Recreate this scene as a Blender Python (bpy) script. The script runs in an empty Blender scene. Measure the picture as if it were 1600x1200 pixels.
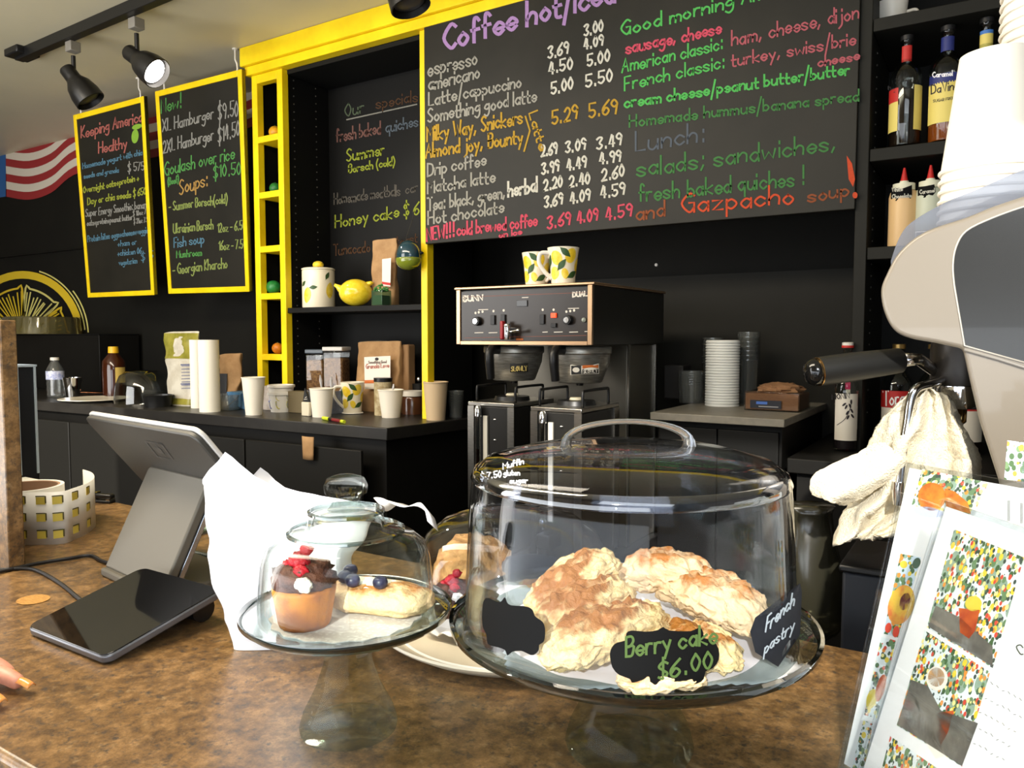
import bpy, bmesh, math, random
from mathutils import Vector as V, Matrix, noise
S = bpy.context.scene
COL = S.collection
rnd = random.Random(7)
PI = math.pi

# ---------------------------------------------------------------- camera, light, exposure
EYE = V((0, 0, 1.42)); YAW = math.radians(32.2); PIT = math.radians(3.5); FPX = 1200.0
cd = bpy.data.cameras.new('camera'); cam = bpy.data.objects.new('camera', cd); COL.objects.link(cam)
cam.location = EYE; cam.rotation_euler = (PI/2 - PIT, 0, YAW)
cd.sensor_width = 36; cd.lens = 36*FPX/1600; cd.clip_start = .02; S.camera = cam
S.view_settings.view_transform = 'Standard'; S.view_settings.look = 'None'
S.view_settings.gamma = 1; S.view_settings.use_curve_mapping = False
S.view_settings.exposure = 0.0
try:
    S.cycles.max_bounces = 14; S.cycles.transparent_max_bounces = 48; S.cycles.transmission_bounces = 14
    S.cycles.sample_clamp_indirect = 6.0
except Exception: pass
wd = bpy.data.worlds.new('sky'); S.world = wd; wd.use_nodes = True
wd.node_tree.nodes['Background'].inputs[0].default_value = (.72, .83, 1, 1)
wd.node_tree.nodes['Background'].inputs[1].default_value = 1.0
def lamp(name, typ, loc, energy, color=(1, 1, 1), aim=None, **k):
    d = bpy.data.lights.new(name, typ); d.energy = energy; d.color = color
    for a, b in k.items(): setattr(d, a, b)
    o = bpy.data.objects.new(name, d); COL.objects.link(o); o.location = loc
    if aim is not None: o.rotation_euler = V(aim).to_track_quat('-Z', 'Y').to_euler()
    return o
SUN = V((-.25, .87, -.42))
lamp('sun', 'SUN', (2, -4, 4), 6.0, (1, .95, .86), SUN, angle=.012)
lamp('window_daylight', 'AREA', (-.9, -.76, .95), 46, (.93, .97, 1), (0, 1, .08), shape='RECTANGLE', size=3.4, size_y=1.0)
lamp('transom_fill', 'AREA', (.75, -.76, 2.2), 16, (.9, .96, 1), (0, 1, -.3), shape='RECTANGLE', size=1.8, size_y=.7)  # soft fill added at the opening cut to aim the sun
lamp('door_fill', 'AREA', (-3.4, -.76, 1.5), 80, (1, .97, .92), (0, 1, .1), shape='RECTANGLE', size=1.8, size_y=2.0)  # daylight fill added at an invented, unseen door opening
lamp('ceiling_fill', 'AREA', (-1.9, .3, 2.66), 85, (1, .88, .7), (0, .25, -1), shape='RECTANGLE', size=2.6, size_y=.5)  # unseen warm fill added under the ceiling to brighten the room

# ---------------------------------------------------------------- projection helpers (place things at measured spots)
_F = V((-math.sin(YAW)*math.cos(PIT), math.cos(YAW)*math.cos(PIT), -math.sin(PIT)))
_R = V((math.cos(YAW), math.sin(YAW), 0)); _U = _R.cross(_F)
def ray(x, y): return _F + _R*((x-800)/FPX) - _U*((y-600)/FPX)
def PY(x, y, Y): d = ray(x, y); return EYE + d*(Y/d.y)
def PZ(x, y, z): d = ray(x, y); return EYE + d*((z-EYE.z)/d.z)
def PP(p, n): return lambda x, y: EYE + ray(x, y)*((V(p)-EYE).dot(V(n))/ray(x, y).dot(V(n)))
def HY(Y): return lambda x, y: PY(x, y, Y)
def HC(c, r):                                   # upright cylinder
    def h(x, y):
        d = ray(x, y); ox, oy = EYE.x-c[0], EYE.y-c[1]
        a = d.x*d.x+d.y*d.y; b = 2*(ox*d.x+oy*d.y); e = ox*ox+oy*oy-r*r
        q = max(0, b*b-4*a*e); return EYE + d*((-b-math.sqrt(q))/(2*a))
    return h
def proj(p): v = V(p)-EYE; k = v.dot(_F); return (800+FPX*v.dot(_R)/k, 600-FPX*v.dot(_U)/k)
def mpp(p): return (V(p)-EYE).dot(_F)/FPX       # metres per pixel at a point

# ---------------------------------------------------------------- materials
def lin(c):
    f = lambda u: u/12.92 if u <= .04045 else ((u+.055)/1.055)**2.4
    return (f(c[0]/255), f(c[1]/255), f(c[2]/255), 1)
MATS = {}
def M(name, col, rough=.5, metal=0, spec=.5, col2=None, sc=20, det=4, lo=.4, hi=.6, bump=0, bsc=None, emit=0, coat=0, trans=0, ior=1.45, alpha=1, sss=0, stretch=None, sheen=0):
    if name in MATS: return MATS[name]
    m = bpy.data.materials.new(name); m.use_nodes = True; nt = m.node_tree; b = nt.nodes['Principled BSDF']
    I = b.inputs
    I['Base Color'].default_value = lin(col); I['Roughness'].default_value = rough; I['Metallic'].default_value = metal
    I['Specular IOR Level'].default_value = spec; I['Coat Weight'].default_value = coat; I['Transmission Weight'].default_value = trans
    I['IOR'].default_value = ior; I['Alpha'].default_value = alpha; I['Sheen Weight'].default_value = sheen
    if sss: I['Subsurface Weight'].default_value = sss; I['Subsurface Radius'].default_value = (.01, .006, .003); I['Subsurface Scale'].default_value = 1
    if emit: I['Emission Color'].default_value = lin(col); I['Emission Strength'].default_value = emit
    tc = nt.nodes.new('ShaderNodeTexCoord'); vec = tc.outputs['Object']
    if stretch:
        mp = nt.nodes.new('ShaderNodeMapping'); mp.inputs['Scale'].default_value = stretch; nt.links.new(vec, mp.inputs[0]); vec = mp.outputs[0]
    if col2:
        n = nt.nodes.new('ShaderNodeTexNoise'); n.inputs['Scale'].default_value = sc; n.inputs['Detail'].default_value = det; n.inputs['Roughness'].default_value = .62
        r = nt.nodes.new('ShaderNodeValToRGB'); r.color_ramp.elements[0].position = lo; r.color_ramp.elements[1].position = hi
        r.color_ramp.elements[0].color = lin(col); r.color_ramp.elements[1].color = lin(col2)
        nt.links.new(vec, n.inputs['Vector']); nt.links.new(n.outputs[0], r.inputs[0]); nt.links.new(r.outputs[0], I['Base Color'])
    if bump:
        n2 = nt.nodes.new('ShaderNodeTexNoise'); n2.inputs['Scale'].default_value = bsc or sc*2; n2.inputs['Detail'].default_value = 5
        bp = nt.nodes.new('ShaderNodeBump'); bp.inputs['Strength'].default_value = bump; bp.inputs['Distance'].default_value = .004
        nt.links.new(vec, n2.inputs['Vector']); nt.links.new(n2.outputs[0], bp.inputs['Height']); nt.links.new(bp.outputs[0], I['Normal'])
    MATS[name] = m; return m
def thin_glass(name, tint=(245, 248, 248), edge=3.0, refl=.9, base=.035, rough=.01, milk=0, milkcol=(200, 205, 210)):
    if name in MATS: return MATS[name]
    m = bpy.data.materials.new(name); m.use_nodes = True; nt = m.node_tree
    for n in list(nt.nodes): nt.nodes.remove(n)
    N = nt.nodes.new; out = N('ShaderNodeOutputMaterial'); tr = N('ShaderNodeBsdfTransparent'); gl = N('ShaderNodeBsdfGlossy')
    tr.inputs[0].default_value = lin(tint); gl.inputs['Roughness'].default_value = rough
    lw = N('ShaderNodeLayerWeight'); lw.inputs['Blend'].default_value = .5
    p = N('ShaderNodeMath'); p.operation = 'POWER'; p.inputs[1].default_value = edge
    mu = N('ShaderNodeMath'); mu.operation = 'MULTIPLY_ADD'; mu.inputs[1].default_value = refl; mu.inputs[2].default_value = base; mu.use_clamp = True
    mx = N('ShaderNodeMixShader')
    L = nt.links.new
    L(lw.outputs['Facing'], p.inputs[0]); L(p.outputs[0], mu.inputs[0]); L(mu.outputs[0], mx.inputs[0])
    src = tr.outputs[0]
    if milk:
        df = N('ShaderNodeBsdfDiffuse'); df.inputs[0].default_value = lin(milkcol); m2 = N('ShaderNodeMixShader'); m2.inputs[0].default_value = milk
        L(tr.outputs[0], m2.inputs[1]); L(df.outputs[0], m2.inputs[2]); src = m2.outputs[0]
    L(src, mx.inputs[1]); L(gl.outputs[0], mx.inputs[2]); L(mx.outputs[0], out.inputs[0])
    MATS[name] = m; return m
def thick_glass(name, col=(240, 246, 244), clear=.35):
    if name in MATS: return MATS[name]
    m = bpy.data.materials.new(name); m.use_nodes = True; nt = m.node_tree
    for n in list(nt.nodes): nt.nodes.remove(n)
    N = nt.nodes.new; out = N('ShaderNodeOutputMaterial'); g = N('ShaderNodeBsdfGlass'); g.inputs['Color'].default_value = lin(col); g.inputs['IOR'].default_value = 1.46; g.inputs['Roughness'].default_value = 0
    tr = N('ShaderNodeBsdfTransparent'); tr.inputs[0].default_value = lin((235, 240, 238)); mx = N('ShaderNodeMixShader'); mx.inputs[0].default_value = clear
    L = nt.links.new; L(g.outputs[0], mx.inputs[1]); L(tr.outputs[0], mx.inputs[2]); L(mx.outputs[0], out.inputs[0])
    MATS[name] = m; return m
def floral(name, cols, sc=60, bg=(235, 238, 235), size=.34):
    """printed pattern of scattered coloured fruit and leaves"""
    m = bpy.data.materials.new(name); m.use_nodes = True; nt = m.node_tree; b = nt.nodes['Principled BSDF']; b.inputs['Roughness'].default_value = .35
    N = nt.nodes.new; L = nt.links.new
    tc = N('ShaderNodeTexCoord'); prev = None
    for k, (c, s, th) in enumerate(cols):
        mp = N('ShaderNodeMapping'); mp.inputs['Location'].default_value = (k*3.7, k*1.3, k*2.1); mp.inputs['Rotation'].default_value = (k, k*.7, k*1.9)
        mp.inputs['Scale'].default_value = (1, 1.6, 1)
        L(tc.outputs['Object'], mp.inputs[0]); vo = N('ShaderNodeTexVoronoi'); vo.inputs['Scale'].default_value = s; L(mp.outputs[0], vo.inputs['Vector'])
        cm = N('ShaderNodeMath'); cm.operation = 'LESS_THAN'; cm.inputs[1].default_value = th; L(vo.outputs['Distance'], cm.inputs[0])
        mx = N('ShaderNodeMix'); mx.data_type = 'RGBA'; L(cm.outputs[0], mx.inputs['Factor'])
        if prev is None: mx.inputs[6].default_value = lin(bg)
        else: L(prev, mx.inputs[6])
        mx.inputs[7].default_value = lin(c); prev = mx.outputs[2]
    L(prev, b.inputs['Base Color']); return m

# ---------------------------------------------------------------- mesh building
class B:
    def __init__(s): s.v = []; s.f = []
    def add(s, vs, fs):
        k = len(s.v); s.v += [V(p) for p in vs]; s.f += [tuple(i+k for i in f) for f in fs]; return s
    def box(s, x0, x1, y0, y1, z0, z1):
        return s.add([(x0,y0,z0),(x1,y0,z0),(x1,y1,z0),(x0,y1,z0),(x0,y0,z1),(x1,y0,z1),(x1,y1,z1),(x0,y1,z1)],
                     [(3,2,1,0),(4,5,6,7),(0,1,5,4),(1,2,6,5),(2,3,7,6),(3,0,4,7)])
    def lathe(s, prof, n=32, c=(0,0,0), rip=None, closed=False):
        c = V(c); vs = []; fs = []; idx = []
        for r, z in prof:
            if r < 1e-6: idx.append([len(vs)]); vs.append(c+V((0,0,z)))
            else:
                idx.append(list(range(len(vs), len(vs)+n)))
                for i in range(n):
                    a = 2*PI*i/n; rr = r*(rip(a, z) if rip else 1); vs.append(c+V((rr*math.cos(a), rr*math.sin(a), z)))
        pairs = list(zip(idx, idx[1:])) + ([(idx[-1], idx[0])] if closed else [])
        for A, Bq in pairs:
            for i in range(n):
                j = (i+1) % n
                if len(A) == 1 and len(Bq) == 1: continue
                if len(A) == 1: fs.append((A[0], Bq[j], Bq[i]))
                elif len(Bq) == 1: fs.append((A[i], A[j], Bq[0]))
                else: fs.append((A[i], A[j], Bq[j], Bq[i]))
        return s.add(vs, fs)
    def tube(s, pts, r, n=8, closed=False, flat=1):
        pts = [V(p) for p in pts]; m = len(pts); vs = []; fs = []
        up = V((0,0,1)); t0 = (pts[1]-pts[0]).normalized()
        if abs(t0.dot(up)) > .95: up = V((1,0,0))
        x = t0.cross(up).normalized()
        for i, p in enumerate(pts):
            if closed: t = (pts[(i+1) % m]-pts[i-1])
            else: t = pts[min(i+1, m-1)]-pts[max(i-1, 0)]
            t = t.normalized() if t.length > 1e-9 else t0
            x = (x - t*x.dot(t)).normalized(); y = t.cross(x)
            rr = r[i] if isinstance(r, (list, tuple)) else r
            for k in range(n):
                a = 2*PI*k/n; vs.append(p + x*(rr*math.cos(a)) + y*(rr*flat*math.sin(a)))
        for i in range(m if closed else m-1):
            for k in range(n):
                a = i*n+k; b = i*n+(k+1) % n; i2 = (i+1) % m
                fs.append((a, b, i2*n+(k+1) % n, i2*n+k))
        if not closed: fs += [tuple(range(n))[::-1], tuple(range((m-1)*n, m*n))]
        return s.add(vs, fs)
    def prism(s, pts, d):
        pts = [V(p) for p in pts]; d = V(d); n = len(pts)
        nr = V((0,0,0))
        for i in range(n): nr += (pts[i]-pts[0]).cross(pts[(i+1) % n]-pts[0])
        if nr.dot(d) > 0: pts = pts[::-1]
        vs = pts + [p+d for p in pts]
        return s.add(vs, [tuple(range(n)), tuple(range(2*n-1, n-1, -1))] + [(i, i+n, (i+1) % n+n, (i+1) % n) for i in range(n)])
    def sph(s, c, r, nu=16, nv=10, fn=None):
        if not isinstance(r, (tuple, list)): r = (r, r, r)
        c = V(c); vs = []; fs = []
        for j in range(nv+1):
            th = PI*j/nv
            for i in range(nu):
                a = 2*PI*i/nu; d = V((math.sin(th)*math.cos(a), math.sin(th)*math.sin(a), math.cos(th)))
                p = V((d.x*r[0], d.y*r[1], d.z*r[2]))
                if fn: p = fn(d, p)
                vs.append(c+p)
        for j in range(nv):
            for i in range(nu):
                k = (i+1) % nu; fs.append((j*nu+i, (j+1)*nu+i, (j+1)*nu+k, j*nu+k))
        return s.add(vs, fs)
    def grid(s, fn, nu, nv, wrap=False):
        vs = [fn(i/(nu if wrap else nu-1), j/(nv-1)) for j in range(nv) for i in range(nu)]; fs = []
        for j in range(nv-1):
            for i in range(nu if wrap else nu-1):
                k = (i+1) % nu; fs.append((j*nu+i, j*nu+k, (j+1)*nu+k, (j+1)*nu+i))
        return s.add(vs, fs)
    def xf(s, m):
        s.v = [m @ p for p in s.v]; return s
    def build(s, name, mat, parent=None, bevel=0, smooth=35, sub=0, solid=0, loc=None, rot=None, fix=True, seg=2):
        me = bpy.data.meshes.new(name); bm = bmesh.new()
        vv = [bm.verts.new(p) for p in s.v]
        for f in s.f:
            try: bm.faces.new([vv[i] for i in f])
            except ValueError: pass
        bmesh.ops.remove_doubles(bm, verts=bm.verts, dist=1e-6)
        if fix: bmesh.ops.recalc_face_normals(bm, faces=bm.faces)
        bm.to_mesh(me); bm.free()
        me.polygons.foreach_set('use_smooth', [bool(smooth)]*len(me.polygons))
        if smooth and smooth < 180: me.set_sharp_from_angle(angle=math.radians(smooth))
        if mat: me.materials.append(mat)
        o = bpy.data.objects.new(name, me); COL.objects.link(o)
        if parent: o.parent = parent
        if loc is not None: o.location = loc
        if rot is not None: o.rotation_euler = rot
        if solid:
            k = o.modifiers.new('solid', 'SOLIDIFY'); k.thickness = solid; k.offset = 0
        if bevel:
            k = o.modifiers.new('bevel', 'BEVEL'); k.width = bevel; k.segments = seg; k.limit_method = 'ANGLE'; k.angle_limit = math.radians(50)
            k.harden_normals = False
        if sub:
            k = o.modifiers.new('sub', 'SUBSURF'); k.levels = sub; k.render_levels = sub
        return o
def tag(o, label, cat, group=None, kind=None):
    o['label'] = label; o['category'] = cat
    if group: o['group'] = group
    if kind: o['kind'] = kind
    return o
def thing(name, label, cat, loc=(0,0,0), rz=0, group=None):
    o = bpy.data.objects.new(name, None); COL.objects.link(o); o.location = loc; o.rotation_euler = (0, 0, rz); o.empty_display_size = .02
    return tag(o, label, cat, group)
def struct(o): o['kind'] = 'structure'; return o
def dup(root, loc, label, rz=None, group=None):
    c = root.copy(); COL.objects.link(c); c.location = loc; c['label'] = label
    if rz is not None: c.rotation_euler = (c.rotation_euler[0], c.rotation_euler[1], rz)
    if group: c['group'] = group
    for ch in list(root.children):
        d = ch.copy(); COL.objects.link(d); d.parent = c
        for g in list(ch.children):
            e = g.copy(); COL.objects.link(e); e.parent = d
    return c
def sub0(o, p):                                   # world points -> local of a root that is only translated
    return [V(q)-V(o.location) for q in p]
def wob(p, s, a, seed=0): return noise.noise_vector(V(p)*s + V((seed*3.1, seed*1.7, seed*.9)))*a
def arc(c, r, a0, a1, n): return [(c[0]+r*math.cos(a0+(a1-a0)*i/n), c[1]+r*math.sin(a0+(a1-a0)*i/n)) for i in range(n+1)]
def smoothpath(pts, k=6, closed=False):
    pts = [V(p) for p in pts]; n = len(pts); out = []
    rng = range(n if closed else n-1)
    for i in rng:
        g = (lambda q: pts[q % n]) if closed else (lambda q: pts[max(0, min(n-1, q))])
        p0, p1, p2, p3 = g(i-1), g(i), g(i+1), g(i+2)
        for j in range(k):
            t = j/k; out.append(.5*((2*p1)+(p2-p0)*t+(2*p0-5*p1+4*p2-p3)*t*t+(3*p1-p0-3*p2+p3)*t**3))
    if not closed: out.append(pts[-1])
    return out
def rrect(x0, x1, z0, z1, r, n=5):
    return arc((x1-r, z1-r), r, 0, PI/2, n)+arc((x0+r, z1-r), r, PI/2, PI, n)+arc((x0+r, z0+r), r, PI, 1.5*PI, n)+arc((x1-r, z0+r), r, 1.5*PI, 2*PI, n)

# ---------------------------------------------------------------- handwriting (single-stroke letters drawn as flat ribbons on a surface)
GL = {}
for ln in '''a 4|46 27 05 23 45|-47 43
b 4|-0b 03|06 27 45 23 04
c 4|46 27 05 23 44
d 4|46 27 05 23 45|-4b 43
e 4|05 45 46 27 05 23 44
f 3|3a 2b 1a 13|-07 37
g 4|46 27 05 24 45|47 42 20 01
h 4|-0b 03|05 27 46 43
i 0|-07 03|-09 0a
j 2|27 22 00|-29 2a
k 4|-0b 03|-47 05 43
l 0|-0b 03
m 6|-07 03|05 17 36 33|35 47 66 63
n 4|-07 03|05 27 46 43
o 4|27 05 23 45 27
p 4|-07 00|06 27 45 23 04
q 4|46 27 05 23 45|-47 40
r 3|-07 03|05 17 37
s 4|46 27 06 44 23 04
t 3|1a 14 23 33|-07 37
u 4|07 04 23 45|-47 43
v 4|-07 23 47
w 6|-07 13 36 53 67
x 4|-07 43|-47 03
y 4|-07 24|-47 10
z 4|-07 47 03 43
A 5|-03 3b 53|-16 46
B 4|-0b 03|0b 3b 49 27 07|07 47 45 33 03
C 5|5a 3b 07 33 54
D 5|-0b 03|0b 4a 57 44 03
E 4|-4b 0b 03 43|-07 37
F 4|-4b 0b 03|-07 37
G 5|5a 3b 07 33 55|-37 57 53
H 5|-0b 03|-5b 53|-07 57
I 0|-0b 03
J 3|3b 34 13 04
K 4|-0b 03|-4b 06 43
L 4|-0b 03 43
M 6|-03 0b 36 6b 63
N 5|-03 0b 53 5b
O 5|3b 07 33 57 3b
P 4|-0b 03|0b 4a 47 06
R 4|-0b 03|0b 4a 47 06|-06 43
S 4|4a 2b 09 27 45 23 04
T 5|-0b 5b|-3b 33
U 5|0b 05 33 55 5b
V 5|-0b 33 5b
W 7|-0b 23 49 63 7b
X 5|-0b 53|-5b 03
Y 5|-0b 37 5b|-37 33
0 4|2b 07 23 47 2b
1 2|-09 2b 23
2 4|09 2b 49 36 03|-03 43
3 4|0a 2b 4a 27 45 23 04
4 4|-2b 05 45|-3a 33
5 4|-4b 0b 07|07 37 45 23 04
6 4|4b 07 04 23 45 27 05
7 4|-0b 4b 13
8 4|2b 09 27 44 23 04 27 49 2b
9 4|48 27 09 2b 49 48 33
$ 4|4a 2b 09 27 45 23 04|-2d 21
/ 3|-00 3d
! 2|-1c 16|-13 14
. 2|-13 14
, 2|-14 02
: 2|-13 14|-17 18
; 1|-14 02|-17 18
( 2|2c 07 21
) 2|0c 27 01
+ 4|-27 23|-05 45
- 3|-06 36'''.split('\n'):
    p = ln.split('|'); GL[p[0][0]] = (int(p[0][2:]), [(q[0] == '-', [(int(t[0], 16), int(t[1], 16)) for t in q.lstrip('-').split()]) for q in p[1:]])
def ribbon(b, pts, w, hit):
    n = len(pts); L = []; R = []
    for i, p in enumerate(pts):
        a = pts[max(0, i-1)]; c = pts[min(n-1, i+1)]
        tx, ty = c[0]-a[0], c[1]-a[1]; l = math.hypot(tx, ty) or 1; tx /= l; ty /= l
        e = -w*.45 if i == 0 else (w*.45 if i == n-1 else 0)
        q = (p[0]+tx*e, p[1]+ty*e); L.append(hit(q[0]-ty*w/2, q[1]+tx*w/2)); R.append(hit(q[0]+ty*w/2, q[1]-tx*w/2))
    b.add(L+R, [(i, i+1, n+i+1, n+i) for i in range(n-1)])
JIT = [1.0]
def textstrokes(txt):
    x = 0; out = []
    for ch in txt:
        if ch == ' ': x += 3.2; continue
        w, st = GL[ch]; jx = rnd.uniform(-.2, .2)*JIT[0]; jy = rnd.uniform(-.35, .35)*JIT[0]
        for straight, pts in st:
            q = [(x+a+jx, c-3+jy) for a, c in pts]
            if not straight: q = [(v.x, v.y) for v in smoothpath([(a, c, 0) for a, c in q], 4)]
            out.append(q)
        x += w+1.7
    return out, max(x-1.7, 1)
def write(b, txt, p0, p1, h, w, hit, slant=0, up=None):
    """letters from pixel p0 to p1 along the baseline, capital height h, on the surface hit()"""
    st, W = textstrokes(txt); dx, dy = (p1[0]-p0[0])/W, (p1[1]-p0[1])/W
    ux, uy = up or (slant, -1)
    for q in st: ribbon(b, [(p0[0]+a*dx+c*ux*h/8, p0[1]+a*dy+c*uy*h/8) for a, c in q], w, hit)
def lettering(parent, mat, hit, rows, name='chalk_writing'):
    JIT[0] = 0 if name in ('brand_lettering', 'label_lettering', 'printed_letters') else 1
    for r in rows:
        b = B(); write(b, r[0], r[1], r[2], r[3], r[4], hit, *(r[5:]))
        b.v = sub0(parent, b.v); o = b.build(name, mat, parent, smooth=0, fix=False)
    return o
def patch(b, pts, hit, rings=1):
    """flat filled outline given in pixels, laid on a surface"""
    n = len(pts); cx = sum(p[0] for p in pts)/n; cy = sum(p[1] for p in pts)/n
    vs = [hit(cx, cy)]; fs = []
    for k in range(1, rings+1):
        t = k/rings
        vs += [hit(cx+(p[0]-cx)*t, cy+(p[1]-cy)*t) for p in pts]
        for i in range(n):
            j = (i+1) % n
            if k == 1: fs.append((0, 1+i, 1+j))
            else: a = 1+(k-2)*n; c = 1+(k-1)*n; fs.append((a+i, c+i, c+j, a+j))
    b.add(vs, fs)
def ell(cx, cy, rx, ry, rot=0, n=20, a0=0, a1=2*PI):
    o = []
    for i in range(n):
        a = a0+(a1-a0)*i/(n if abs(a1-a0-2*PI) < 1e-6 else n-1); x, y = rx*math.cos(a), ry*math.sin(a)
        o.append((cx+x*math.cos(rot)-y*math.sin(rot), cy+x*math.sin(rot)+y*math.cos(rot)))
    return o
def cyl_patch(b, rf, c, th, z, w, h, rot=0, shape=None, off=.0006, n=18):
    """decal on a lathed body: rf(z) radius; th centre angle; w, h metres"""
    pts = shape or [(math.cos(2*PI*i/n), math.sin(2*PI*i/n)) for i in range(n)]
    def f(u, v):
        x = u*w/2*math.cos(rot)-v*h/2*math.sin(rot); y = u*w/2*math.sin(rot)+v*h/2*math.cos(rot)
        r = rf(z+y)+off; a = th+x/r; return V(c)+V((r*math.cos(a), r*math.sin(a), z+y))
    patch(b, pts, f, 3)
LEAF = [(math.cos(a)*1.0, math.sin(a)*(1-abs(math.cos(a))**1.6)*.9+.12*math.sin(2*a)) for a in [2*PI*i/20 for i in range(20)]]

def HB(o, off=.0006):                             # hit on the real surface of a finished mesh
    from mathutils.bvhtree import BVHTree
    M_ = Matrix.Translation(o.parent.location if o.parent else o.location)
    bv = BVHTree.FromPolygons([M_ @ v.co for v in o.data.vertices], [p.vertices for p in o.data.polygons])
    def h(x, y):
        d = ray(x, y).normalized(); r = bv.ray_cast(EYE, d)
        return r[0]-d*off if r[0] else EYE+d*.6
    return h
# ---------------------------------------------------------------- shared materials
blackwall = M('black_wall_paint', (20, 19, 16), .7, spec=.2, col2=(23, 22, 18), sc=3)
blackwood = M('black_laminate', (15, 14, 12), .5, spec=.25, col2=(18, 17, 15), sc=8)
blackdeep = M('black_interior', (12, 12, 11), .6, spec=.25)
board_m = M('chalkboard_black', (29, 28, 23), .5, spec=.3, col2=(36, 34, 28), sc=2.5)
yellow = M('yellow_paint', (250, 218, 22), .35, col2=(240, 203, 14), sc=6)
greypanel = M('dark_grey_panel', (29, 28, 23), .6, spec=.25, col2=(32, 31, 26), sc=5)
ceilm = M('ceiling_paint', (206, 197, 168), .38, col2=(200, 192, 164), sc=1.5)
floorm = M('floor_tile', (70, 60, 50), .5, col2=(85, 74, 62), sc=6)
white = M('white_ceramic', (235, 230, 220), .3)
paper = M('white_paper_cup', (238, 230, 214), .55)
steel = M('brushed_steel', (190, 186, 178), .28, 1, stretch=(1, 1, 30), col2=(165, 160, 152), sc=30)
chrome = M('chrome', (225, 225, 225), .08, 1)
plast = M('black_plastic', (18, 18, 19), .38)
kraft = M('kraft_paper', (176, 138, 94), .75, col2=(160, 122, 80), sc=15, bump=.3, bsc=30)
clearp = thin_glass('clear_plastic', (246, 248, 248), 2.6, .8, .05, .04)
granite = None
def make_granite():
    m = bpy.data.materials.new('speckled_brown_laminate'); m.use_nodes = True; nt = m.node_tree; b = nt.nodes['Principled BSDF']; N = nt.nodes.new; L = nt.links.new
    tc = N('ShaderNodeTexCoord')
    def nz(s, d, r): n = N('ShaderNodeTexNoise'); n.inputs['Scale'].default_value = s; n.inputs['Detail'].default_value = d; n.inputs['Roughness'].default_value = r; L(tc.outputs['Object'], n.inputs['Vector']); return n.outputs[0]
    r1 = N('ShaderNodeValToRGB'); e = r1.color_ramp.elements
    e[0].position = .33; e[0].color = lin((68, 51, 36)); e[1].position = .68; e[1].color = lin((162, 126, 82))
    q = e.new(.5); q.color = lin((118, 89, 54))
    L(nz(52, 10, .76), r1.inputs[0])
    r2 = N('ShaderNodeValToRGB'); e = r2.color_ramp.elements; e[0].position = .52; e[0].color = (0, 0, 0, 1); e[1].position = .68; e[1].color = (1, 1, 1, 1); L(nz(120, 8, .7), r2.inputs[0])
    mx = N('ShaderNodeMix'); mx.data_type = 'RGBA'; L(r2.outputs[0], mx.inputs['Factor']); L(r1.outputs[0], mx.inputs[6]); mx.inputs[7].default_value = lin((66, 58, 50))
    r3 = N('ShaderNodeValToRGB'); e = r3.color_ramp.elements; e[0].position = .6; e[0].color = (0, 0, 0, 1); e[1].position = .72; e[1].color = (.55, .55, .55, 1); L(nz(90, 6, .6), r3.inputs[0])
    m2 = N('ShaderNodeMix'); m2.data_type = 'RGBA'; L(r3.outputs[0], m2.inputs['Factor']); L(mx.outputs[2], m2.inputs[6]); m2.inputs[7].default_value = lin((160, 134, 96))
    L(m2.outputs[2], b.inputs['Base Color']); b.inputs['Roughness'].default_value = .3
    return m
granite = make_granite()
chalk = lambda n, c: M('chalk_'+n, tuple(int(q*.88) for q in c), .9, spec=.1, col2=tuple(int(q*.82) for q in c), sc=180, lo=.3, hi=.7)

# ---------------------------------------------------------------- room
XL, XR, YF, YW, HC_ = -7.2, 2.4, -.8, 2.75, 2.70
def wall(name, m, *bx): return struct(B().box(*bx).build(name, m))
wall('floor', floorm, XL-.1, XR+.1, YF-.1, YW+.1, -.1, 0)
wall('ceiling', ceilm, XL-.1, XR+.1, YF-.1, YW+.1, HC_, HC_+.1)
wall('wall_back', blackwall, XL, XR, YW, YW+.1, 0, HC_)
wall('wall_left', M('left_wall', (150, 140, 125), .7), XL-.1, XL, YF, YW, 0, HC_)
wall('wall_right', M('right_wall', (150, 145, 138), .7), XR, XR+.1, YF, YW, 0, HC_)
fm = M('front_wall', (140, 134, 124), .7)
b = B()                                              # unseen shop front; its openings and solid bands are shaped to steer the sun
for x0, x1, z0, z1 in ((XL, -4.3, 0, HC_), (-4.3, -2.5, 2.5, HC_), (-4.3, -2.5, 0, .5), (-2.5, XR, 0, .45), (-2.5, .36, 1.45, 1.78), (-2.5, -.28, 1.78, HC_), (-.28, XR, 2.58, HC_), (1.75, XR, 1.45, 2.58), (.8, XR, .45, 1.45)):
    b.box(x0, x1, YF-.08, YF, z0, z1)
struct(b.build('wall_front', fm))
wall('trim_back', blackwood, XL, -4.9, YW-.02, YW, 1.985, 1.99)

# ---------------------------------------------------------------- front counter
t = thing('front_counter', 'long brown speckled laminate counter under the cake stands', 'counter', (-.5, .61, 0))
B().box(-2.6, 1.9, -.31, .31, 1.03, 1.07).build('countertop', granite, t, bevel=.006)
B().box(-2.55, 1.85, -.24, .27, 0, 1.03).build('counter_base', blackwood, t)
o = B().box(-1.9, -1.237, .555, .578, 1.07, 1.445).build('counter_riser', granite, bevel=.002)
tag(o, 'upright speckled brown panel standing on the counter at the left edge', 'panel')

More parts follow.
